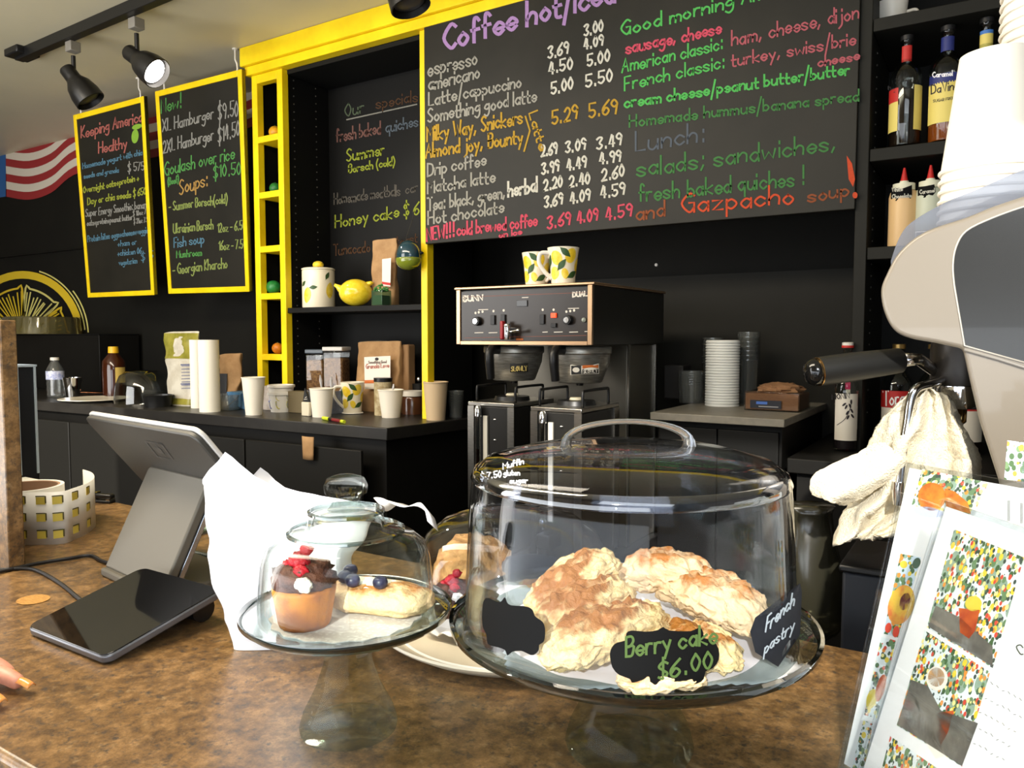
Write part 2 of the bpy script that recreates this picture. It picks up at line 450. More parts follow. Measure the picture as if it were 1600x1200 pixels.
# ---------------------------------------------------------------- back counter, right counters, tables
t = thing('back_counter', 'black counter along the back wall crowded with cups and bags', 'counter', (-4, 2.3, 0))
b = B().prism([(-6.9+4, 2.74-2.3, 1.055), (-6.9+4, 1.93-2.3, 1.055), (-3.97+4, 1.97-2.3, 1.055), (-1.805+4, 2.04-2.3, 1.055), (-1.74+4, 2.6-2.3, 1.055), (-1.74+4, 2.74-2.3, 1.055)], (0, 0, .045))
b.build('countertop', M('black_countertop', (33, 31, 29), .35, col2=(40, 38, 35), sc=9), t, bevel=.003)
B().prism([(-2.9, .43, 0), (-2.9, -.34, 0), (.03, -.30, 0), (2.165, -.23, 0), (2.24, .43, 0)], (0, 0, 1.055)).build('cabinet_body', blackwood, t)
for i in range(6):
    xa = 2.13-(i+1)*.6; ya = lambda x: (-.30-.07/2.135*(2.165-x))
    f = B().prism([(xa, ya(xa)-.012, .1), (xa+.59, ya(xa+.59)-.012, .1), (xa+.59, ya(xa+.59)-.012, 1.02), (xa, ya(xa)-.012, 1.02)], (0, .014, 0)); f.build('cabinet_door', M('cabinet_black', (23, 22, 19), .55, spec=.25), t, bevel=.003)
t = thing('side_counter', 'low black counter under the espresso machine', 'counter', (.6, 1.5, 0))
B().box(-.78, 1.2, -.555, .58, .92, .96).build('countertop', blackwood, t, bevel=.003)
B().box(-.74, 1.2, -.52, .56, 0, .92).build('cabinet_body', blackwood, t)
t = thing('bottle_counter', 'black counter at the back right holding the red labelled syrup bottles', 'counter', (.4, 2.4, 0))
B().box(-.86, 1.6, -.3, .34, 1.06, 1.10).build('countertop', blackwood, t, bevel=.003)
B().box(-.84, 1.6, -.27, .34, 0, 1.06).build('cabinet_body', blackwood, t)
t = thing('brewer_table', 'low black table carrying the coffee brewer', 'table', (-1.2, 2.15, 0))
B().box(-.46, .30, -.36, .45, .69, .72).build('table_top', blackwood, t, bevel=.003)
for sx in (-.42, .26):
    for sy in (-.32, .41): B().box(sx-.025, sx+.025, sy-.025, sy+.025, 0, .69).build('leg', blackwood, t)
t = thing('lid_table', 'small grey topped cabinet with cup lids, right of the brewer', 'cabinet', (-.66, 2.42, 0))
B().box(-.193, .188, -.305, .31, 1.178, 1.2).build('table_top', M('grey_laminate', (128, 123, 112), .45, col2=(138, 132, 120), sc=30), t, bevel=.002)
B().box(-.18, .175, -.27, .30, 0, 1.178).build('cabinet_body', blackwood, t)
B().box(-.172, -.002, -.282, -.268, .1, 1.16).build('door', blackdeep, t, bevel=.002)
B().box(.002, .168, -.282, -.268, .1, 1.16).build('door', blackdeep, t, bevel=.002)

# ---------------------------------------------------------------- yellow framed bookcase and chalkboards
YB = 2.34
t = thing('bookcase', 'tall black built-in bookcase with a bright yellow frame and narrow ladder of cubbies', 'bookcase', (-2.3, YB, 1.1))
def bx(x0, x1, y0, y1, z0, z1): return B().box(x0+2.3, x1+2.3, y0-YB, y1-YB, z0-1.1, z1-1.1)
th = thing('header_beam', 'long yellow header beam under the ceiling above the bookcase and chalkboard', 'beam', (-2.3, YB, 1.1))
bx(-2.885, 1.9, YB-.03, YB+.03, 2.618, 2.699).build('beam', yellow, th, bevel=.003)
bx(-2.87, 1.9, YB-.015, YB+.03, 2.579, 2.617).build('trim', yellow, th, bevel=.002)
bx(-2.845, -2.81, YB, YB+.035, 1.10, 2.578).build('ladder_stile', yellow, t, bevel=.002)
bx(-2.682, -2.648, YB, YB+.035, 1.10, 2.578).build('ladder_stile', yellow, t, bevel=.002)
bx(-2.81, -2.682, YB, YB+.035, 2.54, 2.578).build('rung', yellow, t, bevel=.002)
for py in (216, 304, 389, 463, 558):
    z = PY(418, py, YB).z; bx(-2.81, -2.682, YB, YB+.2, z-.014, z+.014).build('rung', yellow, t, bevel=.002)
bx(-1.889, -1.858, YB, YB+.04, 1.10, 2.578).build('post', yellow, t, bevel=.002)
bx(-1.875, -1.86, YB+.041, YB+.279, 1.10, 2.578).build('side_panel', blackdeep, t)
bx(-2.845, -1.86, YB+.28, YB+.30, 1.10, 2.578).build('back_panel', blackdeep, t)
bx(-2.672, -2.655, YB+.036, YB+.279, 1.10, 2.578).build('divider', blackdeep, t)
bx(-2.845, -2.83, YB+.036, YB+.279, 1.10, 2.578).build('side_panel', blackdeep, t)
bx(-2.654, -1.891, YB+.01, YB+.279, 1.525, 1.548).build('shelf', blackwood, t, bevel=.002)
bx(-2.65, -1.876, YB+.03, YB+.279, 2.56, 2.578).build('top_panel', blackdeep, t)
b = B()
for xo in (.07, .2):
    for k in range(40): b.sph((-.3535, xo, .12+k*.034), .0035, 6, 4)
b.build('peg_holes', M('peg_hole_grey', (70, 68, 62), .6), t)['kind'] = 'stuff'
hb = HY(YB+.2785)
cg = lambda *r: r
lettering(t, chalk('dull_green', (92, 104, 82)), hb, [cg('Our', (539, 182), (568, 175), 20, 2), ])
lettering(t, chalk('dull_brown', (92, 66, 48)), hb, [cg('specials', (588, 170), (652, 158), 18, 1.8), cg('Tunacado', (521, 399), (578, 393), 17, 1.8), cg('Tuna toast', (584, 391), (652, 378), 15, 1.6)])
lettering(t, chalk('dull_pink', (128, 92, 84)), hb, [cg('fresh baked', (526, 222), (594, 209), 20, 2.2)])
lettering(t, chalk('dull_blue', (98, 108, 118)), hb, [cg('quiches', (603, 207), (653, 197), 18, 2)])
lettering(t, chalk('lime', (160, 170, 62)), hb, [cg('Summer', (542, 253), (600, 241), 19, 2.2), cg('Borsch (cold)', (545, 270), (617, 258), 13, 2), cg('Honey cake $ 6', (524, 355), (655, 334), 19, 2.2)])
lettering(t, chalk('dull_grey', (100, 96, 88)), hb, [cg('Homemade meatballs', (522, 319), (625, 305), 17, 1.8), cg('car', (634, 303), (652, 299), 15, 1.6)])
b = B(); ribbon(b, [(542, 187), (651, 163)], 2, hb); b.v = sub0(t, b.v); b.build('chalk_underline', chalk('grey', (150, 148, 138)), t, smooth=0, fix=False)

# big board
t = thing('menu_chalkboard', 'large coffee and lunch menu chalkboard with coloured handwriting', 'chalkboard', (-1.1, YB, 1.77))
B().box(-.757, .756, -.012, .012, .004, .83).build('board', board_m, t, bevel=.002)
hb = HY(YB-.0135)
W_ = 2.6
lettering(t, chalk('purple', (190, 150, 205)), hb, [cg('Coffee hot/iced', (693, 78), (960, 2), 37, 5.5)])
gr = chalk('white_grey', (176, 172, 160)); wh = chalk('white', (228, 224, 208)); go = chalk('gold', (200, 160, 62)); pk = chalk('pink', (226, 92, 112)); gn = chalk('green', (98, 200, 100)); dg = chalk('dark_green', (82, 140, 80)); rs = chalk('rose', (196, 104, 112)); og = chalk('orange', (226, 92, 60)); bg = chalk('blue_grey', (100, 108, 118)); br = chalk('rust', (160, 92, 62))
lettering(t, gr, hb, [
 cg('espresso', (669, 119), (745, 101), 24, W_), cg('americano', (670, 141), (749, 122), 22, W_), cg('Latte/cappuccino', (670, 165), (814, 136), 20, W_), cg('Something good latte', (669, 192), (838, 158), 21, W_),
 cg('Drip coffee', (668, 275), (759, 258), 20, W_), cg('Matcha latte', (668, 302), (773, 285), 20, W_), cg('Tea: black, green,', (668, 329), (789, 309), 20, W_), cg('Hot chocolate', (669, 351), (787, 332), 20, W_)])
lettering(t, go, hb, [cg('Milky Way, Snickers', (667, 221), (816, 193), 23, W_+.3), cg('Almond joy, Bounty', (665, 247), (816, 223), 22, W_+.3), cg('5.29', (863, 194), (902, 185), 21, W_+.5), cg('5.69', (921, 184), (964, 176), 22, W_+.5), cg('Latte', (827, 178), (843, 236), 15, W_, 0, (.85, -.35))])
b = B(); ribbon(b, [(821, 182), (828, 204), (819, 236)], 2.6, hb); b.v = sub0(t, b.v); b.build('chalk_bracket', go, t, smooth=0, fix=False)
lettering(t, wh, hb, [cg('herbal', (794, 307), (839, 299), 23, 3.4)] + [cg(s, a, c, h, 3.0) for s, a, c, h in (
 ('3.00', (913, 57), (942, 48), 17), ('4.09', (913, 77), (942, 70), 16), ('3.69', (857, 92), (888, 82), 18), ('4.50', (858, 116), (894, 107), 18), ('5.00', (918, 104), (952, 95), 18), ('5.00', (862, 147), (895, 139), 18), ('5.50', (916, 136), (956, 127), 19),
 ('2.69', (846, 245), (870, 239), 17), ('3.09', (884, 239), (915, 232), 17), ('3.49', (933, 234), (971, 225), 18), ('3.99', (847, 272), (873, 267), 17), ('4.49', (886, 266), (916, 260), 17), ('4.99', (937, 257), (970, 251), 17),
 ('2.20', (850, 298), (878, 291), 17), ('2.40', (890, 292), (921, 286), 17), ('2.60', (941, 283), (975, 275), 18), ('3.69', (851, 325), (879, 318), 17), ('4.09', (891, 319), (922, 312), 17), ('4.59', (939, 310), (976, 303), 18))])
lettering(t, pk, hb, [cg('NEW!!!', (667, 376), (710, 369), 20, 3), cg('cold brewed coffee', (714, 368), (839, 353), 20, W_), cg('on ice', (780, 371), (815, 366), 9, 2.2),
 cg('3.69', (856, 357), (891, 351), 19, 3), cg('4.09', (902, 349), (934, 343), 18, 3), cg('4.59', (947, 344), (987, 336), 19, 3), cg('sausage, cheese', (978, 84), (1126, 52), 20, 3)])
lettering(t, gn, hb, [cg('Good morning America', (971, 56), (1260, -20), 22, 3), cg('American classic:', (972, 114), (1130, 76), 21, W_), cg('French classic:', (976, 141), (1133, 105), 21, W_), cg('cream cheese/peanut butter/butter', (976, 168), (1327, 116), 18, 3)])
lettering(t, rs, hb, [cg('ham, cheese, dijon', (1143, 72), (1341, 28), 23, W_), cg('turkey, swiss/brie', (1143, 104), (1336, 69), 20, W_), cg('cheese', (1278, 105), (1342, 93), 15, W_)])
lettering(t, dg, hb, [cg('Homemade hummus/banana spread', (984, 198), (1342, 157), 18, W_), cg('salads; sandwiches,', (995, 276), (1306, 234), 28, 3), cg('fresh baked quiches !', (999, 315), (1258, 288), 26, 3)])
lettering(t, bg, hb, [cg('Lunch:', (993, 237), (1102, 220), 30, 3)])
lettering(t, br, hb, [cg('and', (994, 343), (1038, 338), 24, 3), cg('soup', (1262, 316), (1326, 306), 22, 3)])
lettering(t, og, hb, [cg('Gazpacho', (1065, 334), (1240, 317), 29, 3.2)])
b = B(); patch(b, [(1323, 243), (1331, 255), (1336, 280), (1333, 292), (1326, 280)], hb); patch(b, ell(1336, 305, 4, 5), hb); b.v = sub0(t, b.v); b.build('chalk_exclamation', og, t, smooth=0, fix=False)

# lower wall panel, right hand shelving
o = B().box(-1.75, -.36, YW-.03, YW-.002, 1.0, 1.644).build('wall_panel', greypanel); tag(o, 'dark grey wall panel behind the grey lid table', 'panel')
o = B().lathe([(0, 0), (.006, 0), (.006, .006), (0, .008)], 12).build('coat_peg', white, loc=PY(1026, 414, YW-.0), rot=(PI/2, 0, 0)); tag(o, 'tiny white knob on the black wall above the panel', 'knob')
t = thing('shelving_unit', 'black open shelving at right holding syrup bottles', 'shelf', (.4, YB, 1.1))
B().box(-.745, -.713, 0, .40, 0, 1.599).build('side_panel', greypanel, t, bevel=.002)
B().box(-.713, 1.6, .385, .40, 0, 1.599).build('back_panel', blackdeep, t)
for z in (2.285, 1.936, 1.668): B().box(-.712, 1.6, .004, .384, z-1.1-.034, z-1.1).build('shelf', greypanel, t, bevel=.002)
b = B()
for k in range(44): b.sph((-.7125, .1, .1+k*.033), .003, 6, 4)
b.build('peg_holes', MATS['peg_hole_grey'], t)['kind'] = 'stuff'

# ---------------------------------------------------------------- hanging menu boards
def hang(label, TL, BL, TR, BR, yt, yb):
    a = PY(*TL, yt); c = PY(*BL, yb); d = PY(*TR, yt)
    t = thing('hanging_chalkboard', label, 'chalkboard', c, 0, 'yellow framed hanging boards')
    u = (d-a); wv = u.length; u.normalize(); up = (a-c); hh = up.length; up.normalize(); nn = u.cross(up).normalized()   # faces the room
    if nn.y > 0: nn = -nn
    def q(x, z, k): return u*x+up*z+nn*k
    def slab(x0, x1, z0, z1, k0, k1): return B().prism([q(x0, z0, k0), q(x1, z0, k0), q(x1, z1, k0), q(x0, z1, k0)], nn*(k1-k0))
    slab(0, wv, 0, hh, -.018, 0).build('board', board_m, t)
    f = .027
    for s in ((0, f, 0, hh), (wv-f, wv, 0, hh), (f, wv-f, 0, f), (f, wv-f, hh-f, hh)): slab(*s, -.0185, .004).build('frame_bar', yellow, t, bevel=.002)
    for x in (.05, wv-.05):
        p = q(x, hh, -.005)+V(c); k = thing('ceiling_hook', 'white ceiling hook holding the %s corner of the %s' % ('left' if x < .1 else 'right', 'smoothie board' if 'smoothie' in label else 'burger board'), 'hook', (p.x, p.y, HC_), 0, 'board hooks')
        dz = p.z-HC_
        B().lathe([(0, -.006), (.012, -.006), (.012, 0), (0, 0)], 12).build('base', white, k)
        B().tube([(0, 0, -.004), (0, 0, dz*.5), (.012, 0, dz*.7), (.014, 0, dz*.95), (0, 0, dz-.012), (-.012, 0, dz)], .004, 6).build('hook', white, k)
    return t, PP(c+nn*.001, nn)
b1, h1 = hang('narrow hanging board about yogurt and smoothies with red heading and lime drawing', (115, 180), (138, 465), (225, 150), (247, 459), 2.30, 2.46)
b2, h2 = hang('wider hanging board listing burgers and soups', (243, 143), (264, 459), (378, 108), (398, 450), 2.30, 2.46)
lb = chalk('light_blue', (96, 138, 160)); yg = chalk('yellow_green', (170, 178, 66)); gw = chalk('grey_white', (160, 158, 150)); sal = chalk('salmon', (186, 108, 98))
lettering(b1, sal, h1, [cg('Keeping America', (127, 216), (222, 190), 18, 2), cg('Healthy', (154, 239), (198, 231), 17, 2)])
lettering(b1, lb, h1, [cg('Homemade yogurt with chia', (129, 264), (222, 242), 9, 1.3), cg('seeds and granola', (131, 279), (185, 269), 8, 1.2), cg('Protein bites eggs+cheese+veggie', (137, 378), (231, 364), 10, 1.2), cg('+ham or', (184, 385), (213, 382), 9, 1.2), cg('+chicken 06', (184, 400), (221, 396), 9, 1.2), cg('vegetarian', (186, 415), (214, 411), 9, 1.2), cg('$ 5', (221, 408), (239, 404), 12, 1.2)])
lettering(b1, yg, h1, [cg('Overnight oats+protein +', (130, 302), (217, 282), 10, 1.4), cg('Day or chia seeds $ 650', (137, 320), (228, 304), 11, 1.4)])
lettering(b1, gw, h1, [cg('$ 575', (200, 269), (225, 265), 13, 1.4), cg('Super Energy Smoothie: banana', (134, 339), (232, 324), 12, 1.2), cg('oats+protein+peanut butter', (136, 353), (207, 343), 9, 1.2), cg('$ 10oz 7.5', (208, 338), (233, 333), 8, 1.1), cg('$ 21oz 7.95', (209, 350), (234, 346), 8, 1.1)])
b = B(); patch(b, ell(211, 213, 5.5, 11, .1), h1); patch(b, ell(214, 198, 8, 4, -.3), h1); b.v = sub0(b1, b.v); b.build('lime_drawing', chalk('lime_green', (150, 196, 70)), b1, smooth=0, fix=False)
lettering(b2, chalk('mid_green', (92, 158, 84)), h2, [cg('New!', (252, 177), (284, 168), 21, 2), cg('Goulash over rice', (257, 275), (366, 248), 21, 1.9), cg('(Beef)', (262, 290), (279, 285), 11, 1.5), cg('$10.50', (334, 278), (376, 272), 19, 1.8), cg('Mushroom', (276, 403), (315, 399), 11, 1.6)])
lettering(b2, gw, h2, [cg('XL Hamburger', (254, 206), (333, 185), 19, 1.8), cg('$9.50', (341, 187), (372, 181), 24, 1.8), cg('2XL Hamburger', (255, 239), (333, 219), 19, 1.8), cg('$14.50', (341, 222), (374, 212), 23, 1.8)])
lettering(b2, chalk('tan', (190, 150, 84)), h2, [cg('Soups:', (281, 304), (325, 289), 23, 2)])
lettering(b2, chalk('pale_green', (150, 164, 92)), h2, [cg('- Summer Borsch(cold)', (264, 329), (355, 317), 14, 1.7), cg('Ukrainian Borsch', (271, 365), (333, 357), 15, 1.7), cg('12oz - 6.50', (340, 363), (383, 358), 14, 1.6), cg('16oz - 7.50', (342, 391), (384, 387), 14, 1.6), cg('- Georgian Kharcho', (270, 429), (355, 418), 16, 1.7)])
lettering(b2, lb, h2, [cg('Fish soup', (272, 387), (319, 379), 15, 1.6)])

# ---------------------------------------------------------------- painted murals
hw = HY(YW-.004)
t = thing('flag_mural', 'red and white striped waving flag painted on the wall behind the hanging boards', 'mural', PY(120, 260, YW-.004))
base = smoothpath([(9, 307, 0), (45, 312, 0), (80, 301, 0), (116, 273, 0), (180, 255, 0), (240, 246, 0), (320, 225, 0), (398, 196, 0)], 5)
red = M('flag_red', (150, 42, 44), .6); wht = M('flag_white', (212, 202, 186), .6); blu = M('flag_blue', (44, 92, 150), .6)
for k in range(7):
    b = B(); o0 = k*12.6; o1 = (k+1)*12.6; top = []
    for p in base:
        f = lambda o: p.y-o*(.94+.0005*p.x)
        lim = 242-.258*p.x+1.5
        top.append((p.x, max(f(o0), lim), max(f(o1), lim)))
    vs = []
    for x, ya, yb in top: vs += [hw(x, ya), hw(x, yb)]
    b.add(vs, [(2*i, 2*i+2, 2*i+3, 2*i+1) for i in range(len(top)-1)]); b.v = sub0(t, b.v); b.build('red_stripe' if k % 2 == 0 else 'white_stripe', wht if k % 2 else red, t, smooth=0, fix=False)
b = B(); patch(b, [(-40, 315), (10, 307), (9, 233), (-40, 248)], hw); b.v = sub0(t, b.v); b.build('blue_canton', blu, t, smooth=0, fix=False)
t = thing('lemon_mural', 'yellow half lemon slice painted on the black wall at left', 'mural', PY(35, 500, YW-.004))
def ring(b, r0, r1, a0, a1, cx=35, cy=526, ax=1.0, ay=1.08, n=26):
    vs = []
    for i in range(n+1):
        a = a0+(a1-a0)*i/n
        for r in (r0, r1): vs.append(hw(cx+r*ax*math.cos(a), cy-r*ay*math.sin(a)))
    b.add(vs, [(2*i, 2*i+2, 2*i+3, 2*i+1) for i in range(n)])
ly = M('lemon_yellow_paint', (222, 190, 40), .6); lw_ = M('pale_lemon_paint', (216, 206, 120), .6)
b = B(); ring(b, 84, 95, 0, PI); b.v = sub0(t, b.v); b.build('rind', ly, t, smooth=0, fix=False)
b = B(); ring(b, 97, 99, .1, 1.3); ring(b, 102, 104, .06, .7); b.v = sub0(t, b.v); b.build('rind_outline', lw_, t, smooth=0, fix=False)
for k, (a0, a1) in enumerate(((.05, .62), (.7, 1.5), (1.58, 2.4), (2.48, 3.1))):
    b = B(); am = (a0+a1)/2; P = lambda r, a: (35+r*math.cos(a), 526-r*1.08*math.sin(a))
    ol = [P(8, am)]+[P(70, a0+(a1-a0)*i/8) for i in range(9)]
    pts = [(v.x, v.y) for v in smoothpath([(x, y, 0) for x, y in ol], 3, True)]
    ribbon(b, pts+[pts[0]], 3, hw)
    for i in range(9):
        a = a0+(a1-a0)*(i+.5)/9; ribbon(b, [P(24+rnd.random()*14, a+rnd.uniform(-.05, .05)), P(66-rnd.random()*8, a+rnd.uniform(-.04, .04))], 2, hw)
    b.v = sub0(t, b.v); b.build('segment', lw_ if k % 2 else ly, t, smooth=0, fix=False)

# ---------------------------------------------------------------- track lights
ZT = 2.655; A = PZ(30, 96, ZT); Bq = PZ(330, -30, ZT); dv = (Bq-A); dv.z = 0; dv.normalize(); rz = math.atan2(dv.y, dv.x)
t = thing('track_rail', 'black ceiling track rail at upper left', 'track light', A, rz)
B().box(0, 2.6, -.018, .018, 0, .045).build('rail', plast, t, bevel=.002)
B().box(-.03, .09, -.05, .05, .012, .045).build('feed_box', plast, t, bevel=.006)
def spot(px, py, aim, label, on):
    p = PZ(px, py, ZT-.022); k = thing('track_spotlight', label, 'spotlight', p, 0, 'track spotlights')
    B().box(-.022, .022, -.022, .022, -.02, .021).build('adapter', M('adapter_grey', (120, 116, 108), .5), k, bevel=.003)
    B().lathe([(0, -.12), (.009, -.12), (.009, -.035), (0, -.035)], 10).build('stem', plast, k)
    aim = V(aim).normalized(); q = V((0, 0, 1)).rotation_difference(aim).to_matrix().to_4x4()
    c = Matrix.Translation((0, 0, -.13)) @ q
    B().lathe([(0, -.055), (.026, -.053), (.031, -.045), (.031, -.005), (.034, .005), (.05, .03), (.06, .07), (.0615, .108), (.058, .11), (.053, .07), (.03, .03), (0, .03)], 24).xf(c).build('lamp_shade', M('satin_black', (22, 21, 20), .35), k)
    bm_ = M('bulb_on', (255, 246, 235), .3, emit=14) if on else M('bulb_off', (60, 58, 55), .3)
    B().lathe([(0, .100), (.03, .098), (.048, .092), (.046, .086), (0, .08)], 20).xf(c).build('bulb', bm_, k)
    return k, p+V((0, 0, -.13))+aim*.15
A1 = spot(114, 74, (.42, .42, -.85), 'unlit black spotlight on the track, left one pointing down', False)
A2 = spot(213, 38, (.78, .26, -.6), 'lit black spotlight glowing white, second on the track', True)
A3 = spot(625, -112, (.3, .1, -1), 'black spotlight whose bottom just shows above the yellow header', False)
lamp('spot_beam', 'SPOT', A2[1], 16, (1, .93, .8), (.78, .26, -.6), spot_size=1.5, spot_blend=.6, shadow_soft_size=.04)
# ================================================================ FRONT COUNTER
CT = 1.07
glass = thin_glass('dome_glass', (247, 250, 249), 3.6, .85, .012, .008)
acryl = thin_glass('dome_acrylic', (243, 245, 249), 3.4, .8, .012, .02)
solid_glass = thick_glass('solid_glass', (253, 254, 253), .86)
rimglass = thin_glass('dark_glass_rim', (120, 138, 140), 2, .7, .1, .02); softrim = thin_glass('soft_glass_rim', (205, 215, 214), 2, .8, .12, .02)
plateglass = thin_glass('plate_glass', (226, 236, 234), 2.5, .8, .06, .01)
SC = (-.482, .49); BC = (-.256, .595); PT = 1.177

def shell(b, prof, th, n=64, c=(0, 0, 0), rip=None):   # profile given bottom -> top centre, wall th
    inner = [(max(r-th, 0), z-(th if r < .6*prof[0][0] else 0)) for r, z in prof]
    b.lathe(prof+inner[::-1], n, c, rip, closed=False)
    b.lathe([prof[0], inner[0]], n, c, rip)
    return b
# --- small cake stand
t = thing('cake_stand', 'small clear glass pedestal cake stand holding the cupcake and berry danish', 'cake stand', (SC[0], SC[1], CT))
B().lathe([(0, .012), (.034, .006), (.0425, 0), (.0435, .004), (.040, .016), (.029, .038), (.0215, .06), (.0195, .08), (.022, .096), (0, .0965)], 48).build('pedestal', solid_glass, t, smooth=60)
B().lathe([(0, .097), (.05, .097), (.086, .101), (.0905, .106), (.089, .1075), (.083, .1045), (.05, .1025), (0, .1025)], 64).build('plate', plateglass, t, smooth=60)
B().lathe([(.0895, .104), (.0928, .1065), (.0928, .1105), (.0895, .1085)], 64, closed=True).build('rim', rimglass, t, smooth=60)
z0 = PT
t = thing('glass_dome', 'small glass dome with round knob covering the cupcake and danish', 'dome', (SC[0], SC[1], z0-.001))
shell(B(), [(.0765, .0), (.0768, .01), (.0755, .03), (.0735, .048), (.069, .061), (.060, .068), (.051, .070), (.0485, .0735), (.047, .0745), (.037, .076), (.034, .078), (.0325, .086), (.030, .089), (.018, .091), (0, .0915)], .0028).build('dome_body', glass, t, smooth=50)
B().lathe([(0, .092), (.0165, .092), (.0135, .0955), (.0115, .1), (.0135, .1035), (.0185, .107), (.0195, .113), (.0165, .1195), (.009, .1225), (0, .123)], 40).build('knob', solid_glass, t, smooth=70)
for z, r in ((.071, .0495), (.0885, .0315)): B().lathe([(r, z), (r+.0022, z+.001), (r+.0022, z+.003), (r, z+.004)], 48, closed=True).build('ring', softrim, t, smooth=60)
pts = []
o = B().lathe([(0, 0), (.066, 0), (.066, .0008), (0, .0008)], 72, rip=lambda a, z: 1+.025*math.sin(18*a)).build('doily', M('doily_paper', (240, 236, 232), .8, col2=(214, 208, 205), sc=260, lo=.35, hi=.5), loc=(SC[0], SC[1], 1.1735)); tag(o, 'white speckled paper doily on the small glass cake stand', 'doily')

# --- pastry builders
def lump(b, c, r, seed, amp=.15, s=1.0, nu=28, nv=18, flat=None, bend=0, pw=1.0):
    def fn(d, p):
        m = noise.fractal(V(d)*2.2*s+V((seed, seed*.7, 0)), .9, 2.1, 4)
        p = p*(1+amp*m)
        if pw != 1: p.x = math.copysign(abs(d.x)**pw, d.x)*r[0]*(1+amp*m*.5)
        if bend: p.z += bend*(1-d.x*d.x)
        if flat is not None and p.z < flat: p.z = flat+(p.z-flat)*.08
        return p
    return b.sph(c, r, nu, nv, fn)
crust = M('baked_crust', (166, 104, 32), .5, col2=(234, 204, 142), sc=36, det=9, lo=.45, hi=.57, bump=1, bsc=140)
crust2 = M('pale_crust', (184, 116, 52), .5, col2=(236, 206, 158), sc=34, det=8, lo=.38, hi=.56, bump=1, bsc=110)
def browned(m, k=.75):                            # baked colour: browner on the raised top, paler flaky sides
    nt = m.node_tree; N = nt.nodes.new; L = nt.links.new
    tc = next(n for n in nt.nodes if n.type == 'TEX_COORD'); nz = next(n for n in nt.nodes if n.type == 'TEX_NOISE'); rp_ = next(n for n in nt.nodes if n.type == 'VALTORGB')
    sp = N('ShaderNodeSeparateXYZ'); L(tc.outputs['Generated'], sp.inputs[0])
    a = N('ShaderNodeMath'); a.operation = 'MULTIPLY_ADD'; a.inputs[1].default_value = -k; a.inputs[2].default_value = k*.80; L(sp.outputs[2], a.inputs[0])
    b = N('ShaderNodeMath'); b.operation = 'ADD'; L(a.outputs[0], b.inputs[0]); L(nz.outputs[0], b.inputs[1]); L(b.outputs[0], rp_.inputs[0])
browned(crust, .6); browned(crust2, .5)
def turnover(a, e, w, h, seed, label, mat=None, bend=.008):
    A_, E_ = PZ(*a), PZ(*e); d = E_-A_; L = d.length
    c = (A_+E_)/2; ob = B(); lump(ob, (0, 0, 0), (L/2, w/2, h/2), seed, .13, 1.6, 120, 56, flat=-h*.40, bend=bend, pw=.86)
    b2 = []
    for p in ob.v:                                  # flaky layered edge
        q = V(p); q += V((0, 0, 1))*.0016*math.sin(q.y*500+noise.noise(q*60)*6) + noise.noise_vector(q*52)*.0032 + noise.noise_vector(q*150)*.0010 - p.normalized()*.0020*max(0, .22-abs(noise.noise(q*62+V((seed, 0, 0)))))/.22; b2.append(q)
    ob.v = b2
    o = ob.build('turnover', mat or crust, smooth=180); o.location = c; o.rotation_mode = 'QUATERNION'; o.rotation_quaternion = d.to_track_quat('X', 'Z')
    return tag(o, label, 'pastry', 'pastries under the large dome')

# --- cupcake and danish on the small stand
def cupcake(loc, s, label, chocolate=False, berry=True, cat='cupcake'):
    t = thing('cupcake', label, cat, loc)
    cake = M('cake_gold', (198, 122, 26), .6, col2=(150, 82, 16), sc=30, bump=.4, bsc=120) if not chocolate else M('cake_brown', (92, 50, 30), .7, col2=(66, 34, 20), sc=40, bump=.5, bsc=120)
    B().lathe([(0, 0), (.0205*s, 0), (.0222*s, .004*s), (.0265*s, .03*s), (.027*s, .034*s), (0, .036*s)], 48, rip=lambda a, z: 1+.018*math.sin(14*a)).build('cake', cake, t, smooth=180)
    lump(B(), (0, 0, .041*s), (.0265*s, .0265*s, .0150*s), 3.3, .22, 1.6).build('topping', M('chocolate_crumb', (66, 34, 24), .6, col2=(96, 56, 40), sc=90, bump=.8, bsc=160), t, smooth=180)
    bm_ = M('raspberry', (196, 30, 44), .3, col2=(150, 16, 32), sc=90, bump=.7, bsc=200)
    if berry:
        for k, (x, y, z, r) in enumerate(((.001, -.006, .056, .0095), (.01, -.012, .05, .007), (.006, -.002, .066, .006), (-.008, -.01, .052, .006))):
            lump(B(), (x*s, y*s, z*s), (r*s, r*s*.9, r*s*.85), k*2.1, .35, 2.2, 16, 12).build('berry', bm_, t, smooth=180)
        lump(B(), (.019*s, -.018*s, .042*s), (.008*s, .006*s, .006*s), 8, .3).build('cream', M('cream', (245, 238, 224), .5), t, smooth=180)
    return t
cupcake(PZ(468, 978, 1.1745)+V((0, .006, 0)), 1.0, 'golden cupcake with chocolate crumb and red berry top under small dome')
a, e = PZ(512, 944, 1.175), PZ(674, 962, 1.175)
t = thing('danish', 'flaky rectangular danish with cream and blueberries beside the cupcake', 'pastry', (a+e)/2, math.atan2(e.y-a.y, e.x-a.x))
ob = B(); lump(ob, (0, 0, .012), (.052, .027, .014), 5, .12, 1.5, 44, 22, flat=-.0095, pw=.6); ob.build('base', crust2, t, smooth=180)
lump(B(), (-.006, 0, .021), (.034, .013, .007), 9, .3, 2, 32, 16).build('cream', MATS['cream'], t, smooth=180)
for x, y in ((-.030, -.006), (-.018, -.014), (.008, -.012), (-.034, .012)): B().sph((x, y, .0295), (.0068, .0068, .006), 16, 12, lambda d, p: p*(1-.25*max(0, d.z-.85)/.15)).build('blueberry', M('blueberry', (38, 36, 58), .35, col2=(64, 62, 90), sc=60), t, smooth=180)

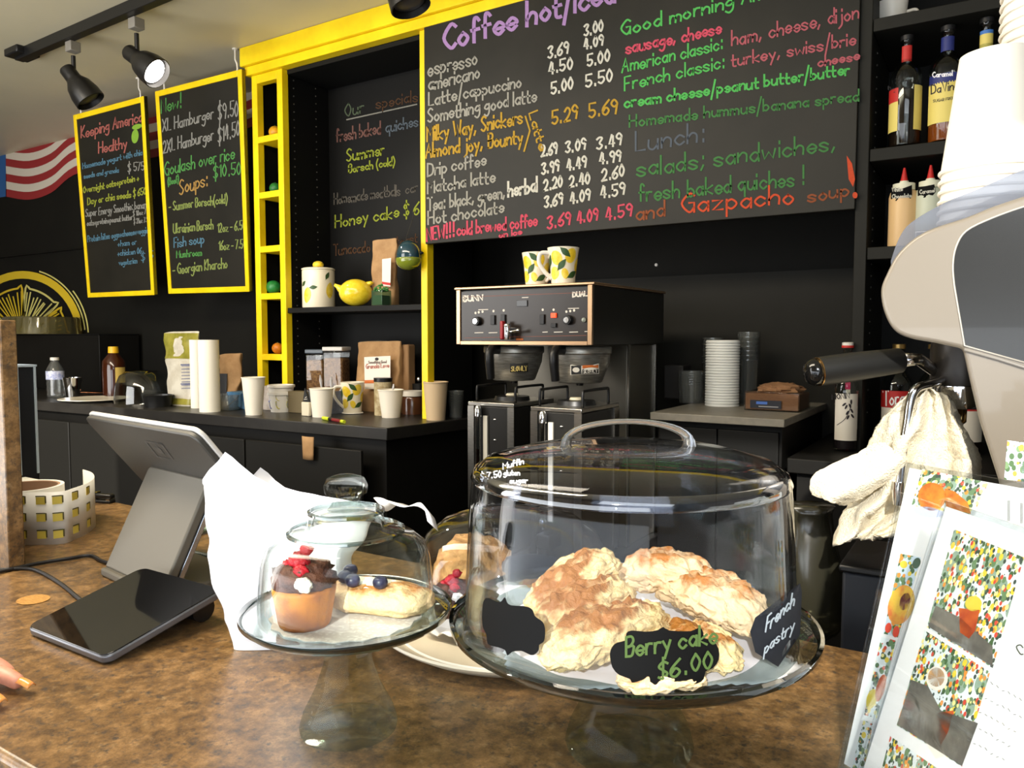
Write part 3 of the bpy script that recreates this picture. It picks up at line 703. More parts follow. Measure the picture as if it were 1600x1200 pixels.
# --- large cake stand
t = thing('cake_stand', 'large clear glass pedestal cake stand holding the baked turnovers', 'cake stand', (BC[0], BC[1], CT))
B().lathe([(0, .012), (.044, .006), (.053, 0), (.0545, .004), (.051, .018), (.041, .038), (.033, .058), (.0305, .078), (.036, .094), (0, .0945)], 56).build('pedestal', solid_glass, t, smooth=60)
B().lathe([(0, .095), (.09, .095), (.139, .1005), (.149, .1085), (.147, .1105), (.137, .1055), (.09, .1005), (0, .1005)], 96).build('plate', plateglass, t, smooth=60)
B().lathe([(.1485, .1065), (.1525, .109), (.1535, .1145), (.1505, .1155), (.1485, .112)], 96, closed=True).build('rim', rimglass, t, smooth=60)
# parchment
def sheet(u, v):
    x, y = (u-.5)*.218, (v-.5)*.218
    ed = max(abs(u-.5), abs(v-.5))*2
    if ed > .97:
        k = .0015*(1 if int((u+v)*40) % 2 else -1)
        x += k; y += k
    r = math.hypot(x, y); z = .0013+.0006*noise.noise(V((x*30, y*30, 0)))+max(0, r-.13)*.45
    return V((x, y, z))
o = B().grid(sheet, 41, 41).build('parchment_sheet', M('parchment', (242, 240, 240), .6), solid=.0003, smooth=180, loc=(BC[0], BC[1], 1.1712), rot=(0, 0, .62)); tag(o, 'white parchment sheet with zigzag edges under the turnovers', 'parchment')
turnover((828, 968, 1.192), (962, 868, 1.232), .05, .034, 1.1, 'turnover leaning tallest at back left under the large dome', bend=.004)
turnover((835, 1000, 1.190), (985, 920, 1.210), .046, .034, 2.7, 'turnover second from left, in front of the tallest one')
turnover((846, 1036, 1.190), (1040, 968, 1.196), .048, .036, 4.2, 'long golden turnover across the front left under the large dome')
turnover((962, 905, 1.198), (1125, 918, 1.206), .05, .036, 6.4, 'pale turnover at back centre of the large stand', crust2, .012)
turnover((1045, 918, 1.196), (1195, 985, 1.196), .062, .036, 8.9, 'wide pale turnover at right near the French pastry label', crust2, .01)
turnover((1038, 985, 1.186), (1148, 1045, 1.186), .05, .024, 10.3, 'turnover lying behind the right end of the berry cake label', crust, .004)
turnover((958, 1066, 1.184), (1104, 1062, 1.184), .03, .016, 12.8, 'thin turnover peeking out below the berry cake label', crust2, .002)
# dome
DZ = 1.1735
t = thing('cake_dome', 'large clear plastic cake dome with arched handle and chalkboard stickers', 'dome', (BC[0]-.003, BC[1]-.002, DZ))
db_ = shell(B(), [(.1385, 0), (.1385, .006), (.1365, .008), (.1355, .05), (.1325, .110), (.1305, .129), (.1265, .138), (.118, .1445), (.09, .1515), (.05, .1565), (0, .158)], .0024, 96).build('dome_body', acryl, t, smooth=50)
B().lathe([(.1305, .128), (.1315, .130), (.1285, .1375), (.126, .1388)], 96, closed=True).build('shoulder_ring', thin_glass('ring_acrylic', (225, 228, 236), 1.6, .8, .1, .05), t, smooth=60)
hd = V((_R.x, _R.y, 0)); pth = []
for i in range(21):
    a = PI*i/20; pth.append(hd*(-.052*math.cos(a))+V((0, 0, .1555+.0205*math.sin(a)**.8)))
B().tube(pth, [.0085-.0035*math.sin(PI*i/20) for i in range(21)], 12, flat=.32).build('handle', thin_glass('handle_acrylic', (214, 214, 206), 1.4, .85, .22, .06, milk=.12), t, smooth=60)
sm_ = lambda p: [(v.x, v.y) for v in smoothpath([(x, y, 0) for x, y in p], 2, True)]
slate = M('sticker_black', (9, 9, 9), .6, spec=.12); slate2 = M('sticker_slate', (30, 32, 38), .6, spec=.15)
def ornate(cx, cy, rx, ry, rot=0, point=.12):
    o = []
    for i in range(64):
        a = 2*PI*i/64; c_, s_ = math.cos(a), math.sin(a)
        k = (abs(c_)**3.2+abs(s_)**3.2)**(-1/3.2)
        k *= 1-.10*math.exp(-((abs(math.cos(2*a))-.45)/.13)**2)+point*math.exp(-((abs(s_)-1)/.012)**2)
        x, y = rx*c_*k, ry*s_*k; o.append((cx+x*math.cos(rot)-y*math.sin(rot), cy+x*math.sin(rot)+y*math.cos(rot)))
    return o
def sticker(hit, hit2, pts, mat, rows, lm):
    b = B(); patch(b, pts, hit, 5); b.v = sub0(t, b.v); o = b.build('chalkboard_sticker', mat, t, smooth=180, fix=False)
    for r in rows:
        b = B(); write(b, *r[:5], hit2, *r[5:]); b.v = sub0(t, b.v); b.build('chalk_writing', lm, o, smooth=0, fix=False)
    return o
BD = (BC[0]-.003, BC[1]-.002); hc = HC(BD, .1372); hc2 = HC(BD, .1379)
sticker(hc, hc2, [(660+x/4.2867, 780+y/4.2867) for x, y in sm_([(405, 700), (418, 668), (445, 662), (500, 688), (530, 682), (552, 655), (566, 688), (592, 710), (680, 716), (722, 728), (742, 748), (752, 780), (776, 800), (806, 822), (822, 866), (820, 930), (808, 960), (782, 976), (780, 1008), (758, 1036), (725, 1044), (664, 1016), (602, 1022), (570, 1048), (556, 1016), (530, 998), (450, 978), (432, 950), (428, 906), (402, 850), (400, 760)])], slate, [], None)
sticker(hc, hc2, [(740+x/3.0769, 820+y/3.0769) for x, y in sm_([(655, 620), (668, 584), (690, 566), (728, 556), (734, 522), (760, 508), (830, 514), (885, 506), (912, 491), (942, 508), (1045, 511), (1086, 492), (1104, 516), (1110, 546), (1150, 556), (1178, 596), (1178, 650), (1150, 690), (1116, 704), (1106, 742), (1072, 764), (990, 766), (940, 790), (900, 771), (832, 770), (792, 785), (768, 776), (752, 742), (700, 722), (666, 684)])], slate, [('Berry cake', (978, 1027), (1120, 1004), 30, 4), ('$6.00', (1030, 1062), (1112, 1043), 26, 4)], M('green_chalk_dim', (62, 84, 34), .8))
sticker(hc, hc2, [(1250, 911), (1253, 925), (1250, 992), (1216, 1042), (1180, 1019), (1172, 987), (1180, 965)], slate2, [('French', (1196, 988), (1240, 946), 24, 2.4, .15), ('pastry', (1194, 1022), (1240, 984), 20, 2.2, .15)], M('pale_chalk', (150, 160, 168), .8))
ht = HB(db_)
lettering(t, M('white_marker', (225, 230, 235), .6), ht, [('Muffin', (786, 733), (818, 724), 9, 2), ('gluten', (787, 743), (812, 742), 8, 1.8), ('sugar', (797, 755), (824, 754), 8, 1.8), ('$ 7.50', (751, 750), (783, 745), 10, 1.8)], 'marker_writing')

# --- serving tray with its own dome behind
TC = (-.482, .768)
t = thing('serving_tray', 'round cream plastic tray behind the two cake stands', 'tray', (TC[0], TC[1], CT+.0003))
B().lathe([(0, 0), (.138, 0), (.16, .013), (.1635, .0165), (.1625, .019), (.157, .0165), (.137, .006), (0, .006)], 80).build('tray_body', M('cream_plastic', (228, 218, 196), .4), t, smooth=60)
B().lathe([(.1345, .0072), (.1365, .006), (.1395, .0075), (.1375, .009)], 80, closed=True).build('groove_ring', M('white_plastic', (240, 238, 234), .35), t, smooth=60)
TD = (-.502, .797)
t = thing('plastic_dome', 'clear plastic dome over crumb cake and quiche on the tray', 'dome', (TD[0], TD[1], CT+.0083))
shell(B(), [(.122, 0), (.122, .045), (.118, .075), (.105, .1), (.082, .117), (.045, .128), (0, .131)], .002, 72).build('dome_body', acryl, t, smooth=50)
hq = HC(TD, .1225)
o = None
b = B(); patch(b, ornate(830, 885, 46, 19, 0, .05), hq, 4); b.v = sub0(t, b.v); o = b.build('chalkboard_sticker', slate2, t, smooth=180, fix=False)
zt = CT+.0075
def on_tray(dx, dy): return V((TD[0]+dx, TD[1]+dy, zt))
o = lump(B(), (0, 0, .036), (.054, .046, .05), 3, .16, 1.4, 40, 26, flat=-.033).build('crumb_cake', M('crumb_topping', (206, 156, 92), .8, col2=(150, 96, 52), sc=45, lo=.5, hi=.7, bump=1, bsc=120), loc=on_tray(-.062, .008), smooth=180); tag(o, 'big crumb topped muffin on the tray, seen right of the small dome', 'muffin')
cupcake(on_tray(-.036, -.072), .95, 'chocolate cupcake with red berries on the tray, behind small stand', True)
cupcake(on_tray(.045, -.098), .8, 'plain brown cupcake in a torn wrapper at the tray front', True, False)
t = thing('quiche', 'round quiche with orange baked top under the tray dome', 'quiche', on_tray(.052, .02))
B().lathe([(0, 0), (.036, 0), (.045, .028), (.047, .036), (.043, .037), (0, .036)], 40, rip=lambda a, z: 1+.02*math.sin(22*a)).build('crust', M('quiche_crust', (226, 204, 140), .6, col2=(205, 160, 92), sc=25), t, smooth=180)
lump(B(), (0, 0, .038), (.041, .041, .009), 4, .2, 2).build('filling', M('quiche_top', (196, 104, 52), .5, col2=(222, 160, 92), sc=30, bump=.5), t, smooth=180)
t = thing('pastry_wrapper', 'crumpled white wrapper at the front edge of the tray', 'wrapper', PZ(712, 990, CT+.008))
B().grid(lambda u, v: V((u-.5, v-.5, 0))*.05+V((0, 0, .008))+wob((u, v, 0), 3, .012, 2), 9, 9).build('paper', M('wrapper_paper', (235, 230, 222), .6), t, solid=.0004, smooth=20)

# --- white carrier bag
t = thing('carrier_bag', 'crumpled bright white carrier bag behind the small cake stand', 'bag', (-.66, .6, CT))
bagm = M('bag_plastic', (240, 240, 244), .35, sss=0, spec=.4)
def bagrow(k):
    rows = [((385, 1003), (500, 985), .562, .61), ((362, 962), (515, 960), .56, .60), ((348, 900), (535, 910), .555, .595), ((336, 840), (555, 860), .55, .59), ((324, 785), (578, 815), .545, .585), ((320, 750), (592, 790), .545, .585)]
    f = k*(len(rows)-1); i = min(int(f), len(rows)-2); q = f-i
    L = PY(*rows[i][0], rows[i][2]).lerp(PY(*rows[i+1][0], rows[i+1][2]), q); R_ = PY(*rows[i][1], rows[i][3]).lerp(PY(*rows[i+1][1], rows[i+1][3]), q)
    return L, R_
TOPF = smoothpath([(0, 755, 0), (.06, 748, 0), (.13, 738, 0), (.2, 727, 0), (.25, 709, 0), (.28, 722, 0), (.36, 741, 0), (.46, 757, 0), (.6, 769, 0), (.75, 776, 0), (.9, 782, 0), (1, 790, 0)], 4)
def topy(s):
    for p, q in zip(TOPF, TOPF[1:]):
        if p.x <= s <= q.x+1e-6: return p.y+(q.y-p.y)*((s-p.x)/max(q.x-p.x, 1e-6))
    return 790
def bagf(u, v):
    a = 2*PI*u; L, R_ = bagrow(v); c = (L+R_)/2; hx = (R_-L)/2
    ca = math.copysign(abs(math.cos(a))**.75, math.cos(a)); sa = math.copysign(abs(math.sin(a))**.75, math.sin(a))
    dep = .03*(1-.3*v)
    p = c - hx*ca + V((.35, .94, 0))*(dep*sa)
    s = (1-ca)/2
    if v > .6:
        k = (v-.6)/.4; top = PY(322+270*s, topy(s), p.y).z-(.012 if sa > 0 else 0); p.z = p.z+(top-p.z)*k**1.6
    if v < .02: p.z = CT+.0005
    else: p.z = max(p.z, CT+.0005)
    n = wob(p, 16, .011, 1)+wob(p, 42, .004, 4)
    fade = min(1, v*6)
    return p - V(t.location) + V((n.x, n.y, n.z*.3))*fade*(1 if v < .9 else .6)
b = B().grid(bagf, 72, 40, wrap=True)
k0 = len(b.v); b.add([sum((b.v[i] for i in range(72)), V())/72], []); b.f += [(i, (i+1) % 72, k0) for i in range(72)]
b.build('bag_body', bagm, t, smooth=180, fix=False)
hp = [PY(x, y, .60) for x, y in ((586, 789), (606, 782), (628, 779), (648, 785), (662, 799), (670, 818))]
pp_ = smoothpath(hp, 5); b = B(); n_ = len(pp_)
b.add([p-V(t.location)+V((0, -.002, .008*math.cos(i*.3))) for i, p in enumerate(pp_)]+[p-V(t.location)+V((.002, .012, -.008-.002*math.sin(i*.8))) for i, p in enumerate(pp_)], [(i, i+1, n_+i+1, n_+i) for i in range(n_-1)])
b.build('handle', bagm, t, solid=.0006, smooth=180)

# --- point-of-sale terminal (staff screen seen from behind)
h_ = V((.99, -.14, 0)); n_ = V((.14, .99, 0)); zz = V((0, 0, 1)); P0 = PZ(157, 900, CT)
t = thing('pos_terminal', 'grey tilted checkout terminal seen from behind at left of the counter', 'point of sale terminal', P0)
sl = n_*math.sin(math.radians(26))+zz*math.cos(math.radians(26)); sn = (n_*math.cos(math.radians(26))-zz*math.sin(math.radians(26)))
grey = M('warm_grey_metal', (104, 99, 88), .5, .2); greyd = M('dark_grey_metal', (72, 70, 65), .45, .3); edge = M('silver_edge', (180, 186, 196), .25, .9); lite = M('light_rim', (206, 202, 194), .35)
def P3(o, x, y, *r): return [o+x*a+y*c for a, c in r]
B().prism(P3(V((0, 0, .0)), h_, sl, (0, .014), (.18, .014), (.18, .168), (.172, .172), (.008, .172), (0, .168)), sn*.014).build('stand', grey, t, bevel=.003)
B().prism(P3(sn*.0145, h_, sl, (.0, .013), (.18, .013), (.18, .168), (0, .168)), sn*.008).build('stand_edge', edge, t, bevel=.001)
B().prism([V((0, 0, .0005)), h_*.18+V((0, 0, .0005)), h_*.18+n_*.13+V((0, 0, .0005)), n_*.13+V((0, 0, .0005))], zz*.012).build('base', grey, t, bevel=.003)
H0 = sl*.166+n_*.016; dl = -n_*math.sin(math.radians(38))+zz*math.cos(math.radians(38)); dn = n_*math.cos(math.radians(38))+zz*math.sin(math.radians(38))
o0 = H0-h_*.098-zz*.012
rr = rrect(0, .345, -.045, .112, .016)
B().prism([o0+h_*a+dl*c for a, c in rr], dn*.008).build('back_shell', greyd, t, bevel=.002)
B().prism([o0+dn*.0082+h_*(.1725+(a-.1725)*1.012)+dl*(.036+(c-.036)*1.03) for a, c in rr], dn*.006).build('screen_frame', lite, t, bevel=.0015)
B().prism([o0+dn*.0144+h_*(.1725+(a-.1725)*.97)+dl*(.036+(c-.036)*.93) for a, c in rr], dn*.001).build('screen', plast, t)
hb = PP(P0+o0-dn*.0006, dn)
b = B(); dk = M('emblem_dark', (72, 70, 66), .4)
lg = [(227, 690), (252, 694), (270, 718), (246, 714)]; cxy = (248.5, 704)
hb = PP(P0+o0-dn*.0006, dn); sq = lambda k: [(cxy[0]+(x-cxy[0])*k, cxy[1]+(y-cxy[1])*k) for x, y in lg]
ribbon(b, sq(1)+[sq(1)[0], sq(1)[1]], 2.4, hb); patch(b, sq(.38), hb); b.v = sub0(t, b.v); b.build('emblem', dk, t, smooth=0, fix=False)

# --- customer display
t = thing('customer_display', 'black glass customer display lying tilted on the counter, grey edges', 'tablet', (-.872, .445, CT))
tl = math.atan2(.032, .145); ux = V((1, .0, 0)); uy = V((0, math.cos(tl), math.sin(tl))); un = V((0, -math.sin(tl), math.cos(tl)))
rr = rrect(-.083, .083, 0, .152, .012)
B().prism([ux*a+uy*c+un*.001 for a, c in rr], un*.009).build('body', M('slate_grey_metal', (112, 114, 120), .35, .6), t, bevel=.002)
B().prism([ux*(a*.985)+uy*(.076+(c-.076)*.985)+un*.0101 for a, c in rr], un*.0012).build('screen', M('black_glass', (8, 8, 9), .06, coat=.5), t, bevel=.0005)
B().tube([(-.06, .135, .0165), (.06, .135, .0165)], .0155, 16).build('foot', plast, t)

# --- cables, stickers, pens
cab = M('cable_black', (24, 22, 22), .5)
def cable(px, r, label):
    o = B().tube(smoothpath([PZ(x, y, CT+r+.0006) for x, y in px], 6), r, 8).build('cable', cab, smooth=180); return tag(o, label, 'cable', 'cables at the checkout')
cable([(-60, 905), (0, 893), (60, 880), (105, 873), (140, 868), (158, 876), (172, 880)], .0028, 'black cable running from the left edge to the grey terminal stand')
cable([(-60, 893), (0, 890), (40, 888), (62, 893), (95, 912), (122, 934), (136, 944)], .0026, 'black cable curving under the customer display')
o = B().lathe([(0, 0), (.021, 0), (.0215, .0005), (0, .0007)], 32, rip=lambda a, z: 1-.12*math.sin(a)**2).build('counter_sticker', M('gold_sticker', (196, 150, 84), .4, col2=(170, 122, 60), sc=60, stretch=(1, 12, 1)), loc=PZ(52, 937, CT+.0004)); tag(o, 'worn gold oval sticker on the counter near the customer display', 'sticker')
def pen(p, q, col, label):
    a, e = PZ(*p, CT+.006), PZ(*q, CT+.006); d = e-a; t = thing('pen', label, 'pen', a); m = M('pen_'+label[:5], col, .4, col2=tuple(int(c*.6) for c in col), sc=300)
    B().tube([(0, 0, 0), d*.85], .005, 10).build('barrel', m, t); B().tube([d*.85, d*.96, d], [.0045, .0025, .0006], 10).build('tip', steel, t)
pen((300, 836), (335, 822), (170, 200, 178), 'pale green patterned pen right of the terminal stand, further back')
pen((290, 862), (352, 875), (86, 110, 100), 'dark green patterned pen right of the terminal stand, nearer')
t = thing('stapler', 'small dark metal stapler on the counter behind the sticker roll', 'stapler', PZ(158, 785, CT), .3)
B().box(-.03, .03, -.009, .009, 0, .006).build('base', plast, t, bevel=.002)
B().box(-.028, .03, -.008, .008, .0095, .019).build('arm', M('dark_metal', (60, 60, 60), .3, .8), t, bevel=.003)
B().box(.02, .029, -.0085, .0085, .0063, .0092).build('hinge', steel, t)
B().box(-.012, -.009, -.0095, .0095, .006, .022).build('clip', chrome, t)

# --- roll of yellow stickers
RC = PZ(42, 838, CT)
t = thing('sticker_roll', 'wide roll of white backing with small yellow square stickers', 'roll', RC)
RZ = .090; RR = .060
fdir = V((.62, -.78, 0)).normalized()             # where the strip leaves the roll
fr = [fdir*RR+V((0, 0, 0))]+[PZ(x, y, CT)-RC for x, y in ((92, 851), (118, 843), (138, 833), (149, 822), (146, 811), (132, 804))]
rp = smoothpath(fr, 6)
bm_ = M('backing_white', (228, 226, 218), .4)
B().lathe([(RR, 0), (RR, RZ), (RR-.006, RZ), (RR-.006, 0)], 64, closed=True).build('roll_body', bm_, t)
B().lathe([(RR-.0062, .001), (RR-.0062, RZ-.001), (RR-.010, RZ-.001), (RR-.010, .001)], 64, closed=True).build('core', M('core_brown', (150, 118, 92), .7), t)
n = len(rp); B().add([p+V((0, 0, .0008)) for p in rp]+[p+V((0, 0, RZ)) for p in rp], [(i, i+1, n+i+1, n+i) for i in range(n-1)]).build('backing_strip', bm_, t, solid=.0012, smooth=180)
a0 = math.atan2(fdir.y, fdir.x)
rp = [V((math.cos(a), math.sin(a), 0))*RR for a in [a0-1.0+i/20 for i in range(20)]]+rp[:-7]
ym = M('sticker_yellow', (226, 206, 90), .4); dkk = M('sticker_ink', (90, 84, 40), .5)
for col in (33, 63, 92, 118, 137):
    i = min(range(1, len(rp)-2), key=lambda q: abs(proj(rp[q]+RC)[0]-col)+(40 if q < 6 else 0)); p = rp[i]; d = (rp[i+1]-rp[i]).normalized(); nr = V((d.y, -d.x, 0)); nr = nr if nr.dot(V((.8, -.7, 0))) > 0 else -nr
    for r in range(3):
        q = p+nr*.0012+V((0, 0, .018+r*.029)); b = B(); w = .0075
        b.prism([q-d*w-zz*w*.85, q+d*w-zz*w*.85, q+d*w+zz*w*.85, q-d*w+zz*w*.85], nr*.0003); o = b.build('yellow_sticker', ym, t)
        b = B(); q2 = q+nr*.0005; b.prism([q2-d*w*1.05+zz*w*.9, q2+d*w*.9+zz*w*.9, q2+d*w*.9+zz*w*1.15, q2-d*w*1.05+zz*w*1.15], nr*.0002); b.prism([q2+d*w*.9-zz*w*.6, q2+d*w*1.2-zz*w*.6, q2+d*w*1.2+zz*w*1.1, q2+d*w*.9+zz*w*1.1], nr*.0002); b.build('ink_shadow', dkk, o)
o = B().box(-.05, .03, -.03, .03, 0, .045).build('note_pad', M('pad_white', (226, 224, 210), .6), loc=PZ(30, 783, CT), bevel=.002); tag(o, 'white paper pad behind the sticker roll beside the panel', 'notepad')
# --- framed glass case
t = thing('display_case', 'small black display case with silver edges behind the brown panel', 'case', (-1.93, .80, CT))
b = B().box(-.2, .145, -.07, .07, 0, .285); b.build('case_body', M('case_black', (34, 36, 40), .25), t, bevel=.003)
sv = M('case_silver', (170, 186, 200), .35)
for y in (-.068, -.02, .03, .066): B().box(.1455, .149, y-.002, y+.002, .05, .285).build('side_bar', sv, t)
for z in (.2855,): B().box(-.2, .148, -.071, -.067, z, z+.004).build('top_edge', sv, t); B().box(-.2, .148, .066, .071, z, z+.004).build('top_edge', sv, t); B().box(.143, .148, -.066, .065, z, z+.004).build('top_edge', sv, t)
for x in (.02, .08): B().box(x, x+.004, -.0735, -.0705, .02, .285).build('front_bar', sv, t)

# --- standing acrylic menus
flo = [((150, 172, 150), 60, .4), ((74, 104, 62), 150, .36), ((110, 140, 96), 110, .32), ((236, 206, 62), 105, .27), ((232, 150, 60), 125, .26), ((214, 80, 60), 130, .24), ((66, 80, 70), 190, .3), ((245, 230, 150), 140, .26)]
floral_a = floral('floral_print', flo, bg=(226, 232, 230)); floral_b = floral('floral_print_blue', flo[:5], bg=(206, 222, 232))
acr = thin_glass('menu_acrylic', (244, 246, 247), 3, .7, .05, .02)
def menu(label, BL, rdir, lean, W, L, photos, extra):
    BL = V(BL); r = V((rdir[0], rdir[1], 0)); bk = V((-r.y, r.x, 0)); bk = bk if bk.y > 0 else -bk; up = bk*math.sin(lean)+zz*math.cos(lean); nr = -(bk*math.cos(lean)-zz*math.sin(lean))
    t = thing('menu_stand', label, 'menu', BL, 0, 'acrylic menu stands')
    q = lambda x, z, k: r*x+up*z+nr*k
    B().prism([q(.004, .006, 0), q(W-.004, .006, 0), q(W-.004, L-.004, 0), q(.004, L-.004, 0)], nr*.0006).build('menu_sheet', M('menu_paper', (240, 238, 234), .5), t)
    B().prism([q(0, .0, .0009), q(W, .0, .0009), q(W, L, .0009), q(0, L, .0009)], nr*.0018).build('front_pane', acr, t, bevel=.0005)
    B().prism([q(0, .0, -.0022), q(W, .0, -.0022), q(W, L, -.0022), q(0, L, -.0022)], nr*.0018).build('back_pane', acr, t, bevel=.0005)
    fo = -bk*.07
    B().prism([V((0, 0, .0004)), r*W+V((0, 0, .0004)), r*W+bk*.038+V((0, 0, .0004)), bk*.038+V((0, 0, .0004))], zz*.002).build('foot', acr, t, bevel=.0005)
    hit = PP(BL+nr*.00075, nr); hit2 = PP(BL+nr*.0008, nr)
    for m, pts in photos:
        b = B(); patch(b, pts, hit); b.v = sub0(t, b.v); b.build('photo', m, t, smooth=0, fix=False)
    for nm, m, pts in extra:
        b = B(); patch(b, pts, hit2); b.v = sub0(t, b.v); b.build(nm, m, t, smooth=0, fix=False)
    return t, hit2
bread = M('print_bread', (226, 140, 44), .5, col2=(190, 100, 30), sc=60); dark = M('print_shadow', (96, 92, 84), .5, col2=(130, 124, 112), sc=40); drink = M('print_drink', (212, 104, 40), .5, col2=(176, 66, 26), sc=50); lem = M('print_lemon', (232, 206, 70), .5); sal_ = M('print_blossom', (222, 120, 60), .5, col2=(232, 190, 70), sc=60); lat = M('print_latte', (222, 176, 122), .5); leafp = M('print_leaf', (74, 96, 76), .5); ink = M('print_ink', (74, 80, 66), .6); berryp = M('print_berry', (226, 74, 52), .5); plum = M('print_plum', (112, 40, 56), .5)
t1, hm = menu('acrylic menu stand with a bread photo, behind the nearest menu', (-.097, .653, CT), (.821, -.57), math.radians(15), .20, .255,
  [(floral_a, [(1441, 733), (1545, 754), (1520, 806), (1424, 790)]), (floral_b, [(1407, 865), (1439, 871), (1403, 996), (1380, 990)]), (floral_a, [(1377, 995), (1400, 1001), (1370, 1123), (1350, 1117)]), (floral_a, [(1349, 1125), (1364, 1131), (1345, 1230), (1325, 1225)])],
  [('photo_bread', bread, ell(1456, 776, 22, 22, .2)), ('photo_bread', bread, [(1476, 763), (1492, 768), (1512, 785), (1517, 803), (1478, 792)]), ('photo_plate', M('print_plate', (196, 200, 222), .5), ell(1450, 800, 24, 8, .15)), ('photo_flower', sal_, ell(1408, 945, 20, 32, .3)), ('photo_flower', plum, ell(1414, 940, 8, 14, .3)), ('photo_berry', berryp, ell(1388, 981, 5, 8, .2)), ('photo_berry', berryp, ell(1400, 987, 5, 9, .2)), ('photo_lemon', lem, ell(1412, 882, 6, 6)), ('photo_leaf', leafp, ell(1432, 880, 6, 9, .4)), ('photo_drink', drink, ell(1376, 1075, 7, 22, .25)), ('photo_lemon', lem, ell(1362, 1092, 8, 16, .25))])
lettering(t1, ink, hm, [('I', (1576, 812), (1581, 813), 28, 5), ('I', (1596, 816), (1600, 817), 28, 5)], 'printed_letters')
t2, hm = menu('nearest acrylic menu stand with large drink photos at right', (-.082, .576, CT), (.578, -.816), math.radians(16), .19, .245,
  [(floral_a, [(1491, 827), (1600, 871), (1551, 1044), (1448, 980)]), (floral_a, [(1445, 985), (1547, 1050), (1503, 1198), (1401, 1133)]), (floral_a, [(1391, 1150), (1500, 1225), (1480, 1290), (1370, 1230)])],
  [('photo_shade', dark, [(1462, 946), (1500, 965), (1551, 1010), (1551, 1042), (1450, 979)]), ('photo_drink', drink, [(1498, 950), (1531, 953), (1524, 985), (1514, 998), (1500, 988)]), ('photo_lemon', lem, ell(1521, 943, 13, 12)), ('photo_shade', dark, [(1424, 1062), (1450, 1072), (1470, 1110), (1528, 1130), (1503, 1197), (1402, 1132)]), ('photo_cup', M('print_cup', (240, 232, 216), .5), ell(1464, 1060, 17, 19)), ('photo_latte', lat, ell(1463, 1058, 13, 15)), ('photo_drink', drink, [(1456, 1115), (1490, 1110), (1482, 1142), (1470, 1165), (1462, 1145)]), ('photo_cup', MATS['print_cup'], [(1448, 1120), (1457, 1116), (1464, 1168), (1478, 1180), (1462, 1186), (1446, 1160)]), ('photo_leaf', leafp, [(1424, 1084), (1432, 1090), (1444, 1116), (1436, 1112)])])
lettering(t2, ink, hm, [('C', (1588, 1018), (1598, 1024), 14, 2), ('C', (1602, 1022), (1612, 1028), 14, 2)], 'printed_letters')
b = B()
for k in range(5):
    for x in range(7): ribbon(b, [(1548+x*9-k*9, 1068+k*22+x*5+rnd.uniform(-3, 3)), (1551+x*9-k*9, 1069.5+k*22+x*5)], 1.2, hm)
b.v = sub0(t2, b.v); b.build('fine_print', M('print_grey', (150, 150, 146), .6), t2, smooth=0, fix=False)
t3, hm = menu('acrylic menu stand furthest right with a blue floral photo', (.012, .65, CT), (.821, -.57), math.radians(3), .17, .29, [(floral_b, [(1574, 688), (1640, 697), (1636, 757), (1569, 749)])], [])

# --- customer's hand at the left edge
t = thing('person', 'hand with orange painted nails resting on the counter at the left edge', 'person', (-.895, .318, CT), YAW)
skin = M('skin', (226, 168, 142), .45, col2=(214, 150, 126), sc=30, sss=.08)
vs = [(-.02, .0, .022), (-.09, -.02, .03), (-.16, -.04, .036), (-.34, -.09, .052)]; ra = [(.034, .016), (.03, .02), (.026, .021), (.036, .034)]; ed = [(0, 1), (1, 2), (2, 3)]
def finger(root, pts, rads):
    i0 = len(vs); vs.append(root); ra.append((rads[0]*1.05,)*2); ed.append((0, i0))
    for p, r in zip(pts, rads): vs.append(p); ra.append((r, r)); ed.append((len(vs)-2, len(vs)-1))
L_ = [Matrix.Rotation(-YAW, 3, 'Z') @ (PZ(*p, CT+.009)-V(t.location)) for p in ((41, 1069), (24, 1056), (-2, 1092), (-34, 1112))]
fing = []
for k, (tip, ry) in enumerate(((L_[0], .012), (L_[1], .032), (L_[2], -.010), (L_[3], -.03))):
    root = V((.004, ry, .020)); mid = root.lerp(tip, .45)+V((0, 0, .007)); dst = root.lerp(tip, .78)+V((0, 0, .004)); tp = V((tip.x-.004, tip.y, .0085))
    finger(tuple(root), [tuple(mid), tuple(dst), tuple(tp)], [.0092, .0084, .0072]); fing.append((dst, tp))
vs.append((-.05, .035, .024)); ra.append((.013, .013)); ed.append((0, len(vs)-1)); vs.append((-.012, .062, .016)); ra.append((.0098,)*2); ed.append((len(vs)-2, len(vs)-1)); vs.append((.012, .07, .0105)); ra.append((.0078,)*2); ed.append((len(vs)-2, len(vs)-1))
me = bpy.data.meshes.new('hand'); me.from_pydata(vs, ed, []); o = bpy.data.objects.new('hand', me); COL.objects.link(o); o.parent = t; me.materials.append(skin)
sk = o.modifiers.new('skin', 'SKIN'); sk.use_smooth_shade = True; me.skin_vertices.new() if not me.skin_vertices else None
for i, r in enumerate(ra): me.skin_vertices[0].data[i].radius = r
me.skin_vertices[0].data[2].use_root = True
s_ = o.modifiers.new('sub', 'SUBSURF'); s_.levels = 2; s_.render_levels = 2
nail = M('orange_nail', (226, 132, 58), .2, col2=(236, 168, 90), sc=60, coat=.6)
for d, p in fing:
    dr = (p-d).normalized(); q = V((0, 0, 1)); sx = dr.cross(q).normalized(); nn = sx.cross(dr).normalized(); c = p+dr*.0035+nn*.0052
    b = B().grid(lambda u, v: c+dr*((v-.5)*.0155)+sx*((u-.5)*.0105*(1-.35*max(0, v-.75)*4*.3))+nn*(.0016-.0035*(2*u-1)**2-.001*(2*v-1)**2), 7, 7); b.build('nail', nail, t, solid=.0009, smooth=180)
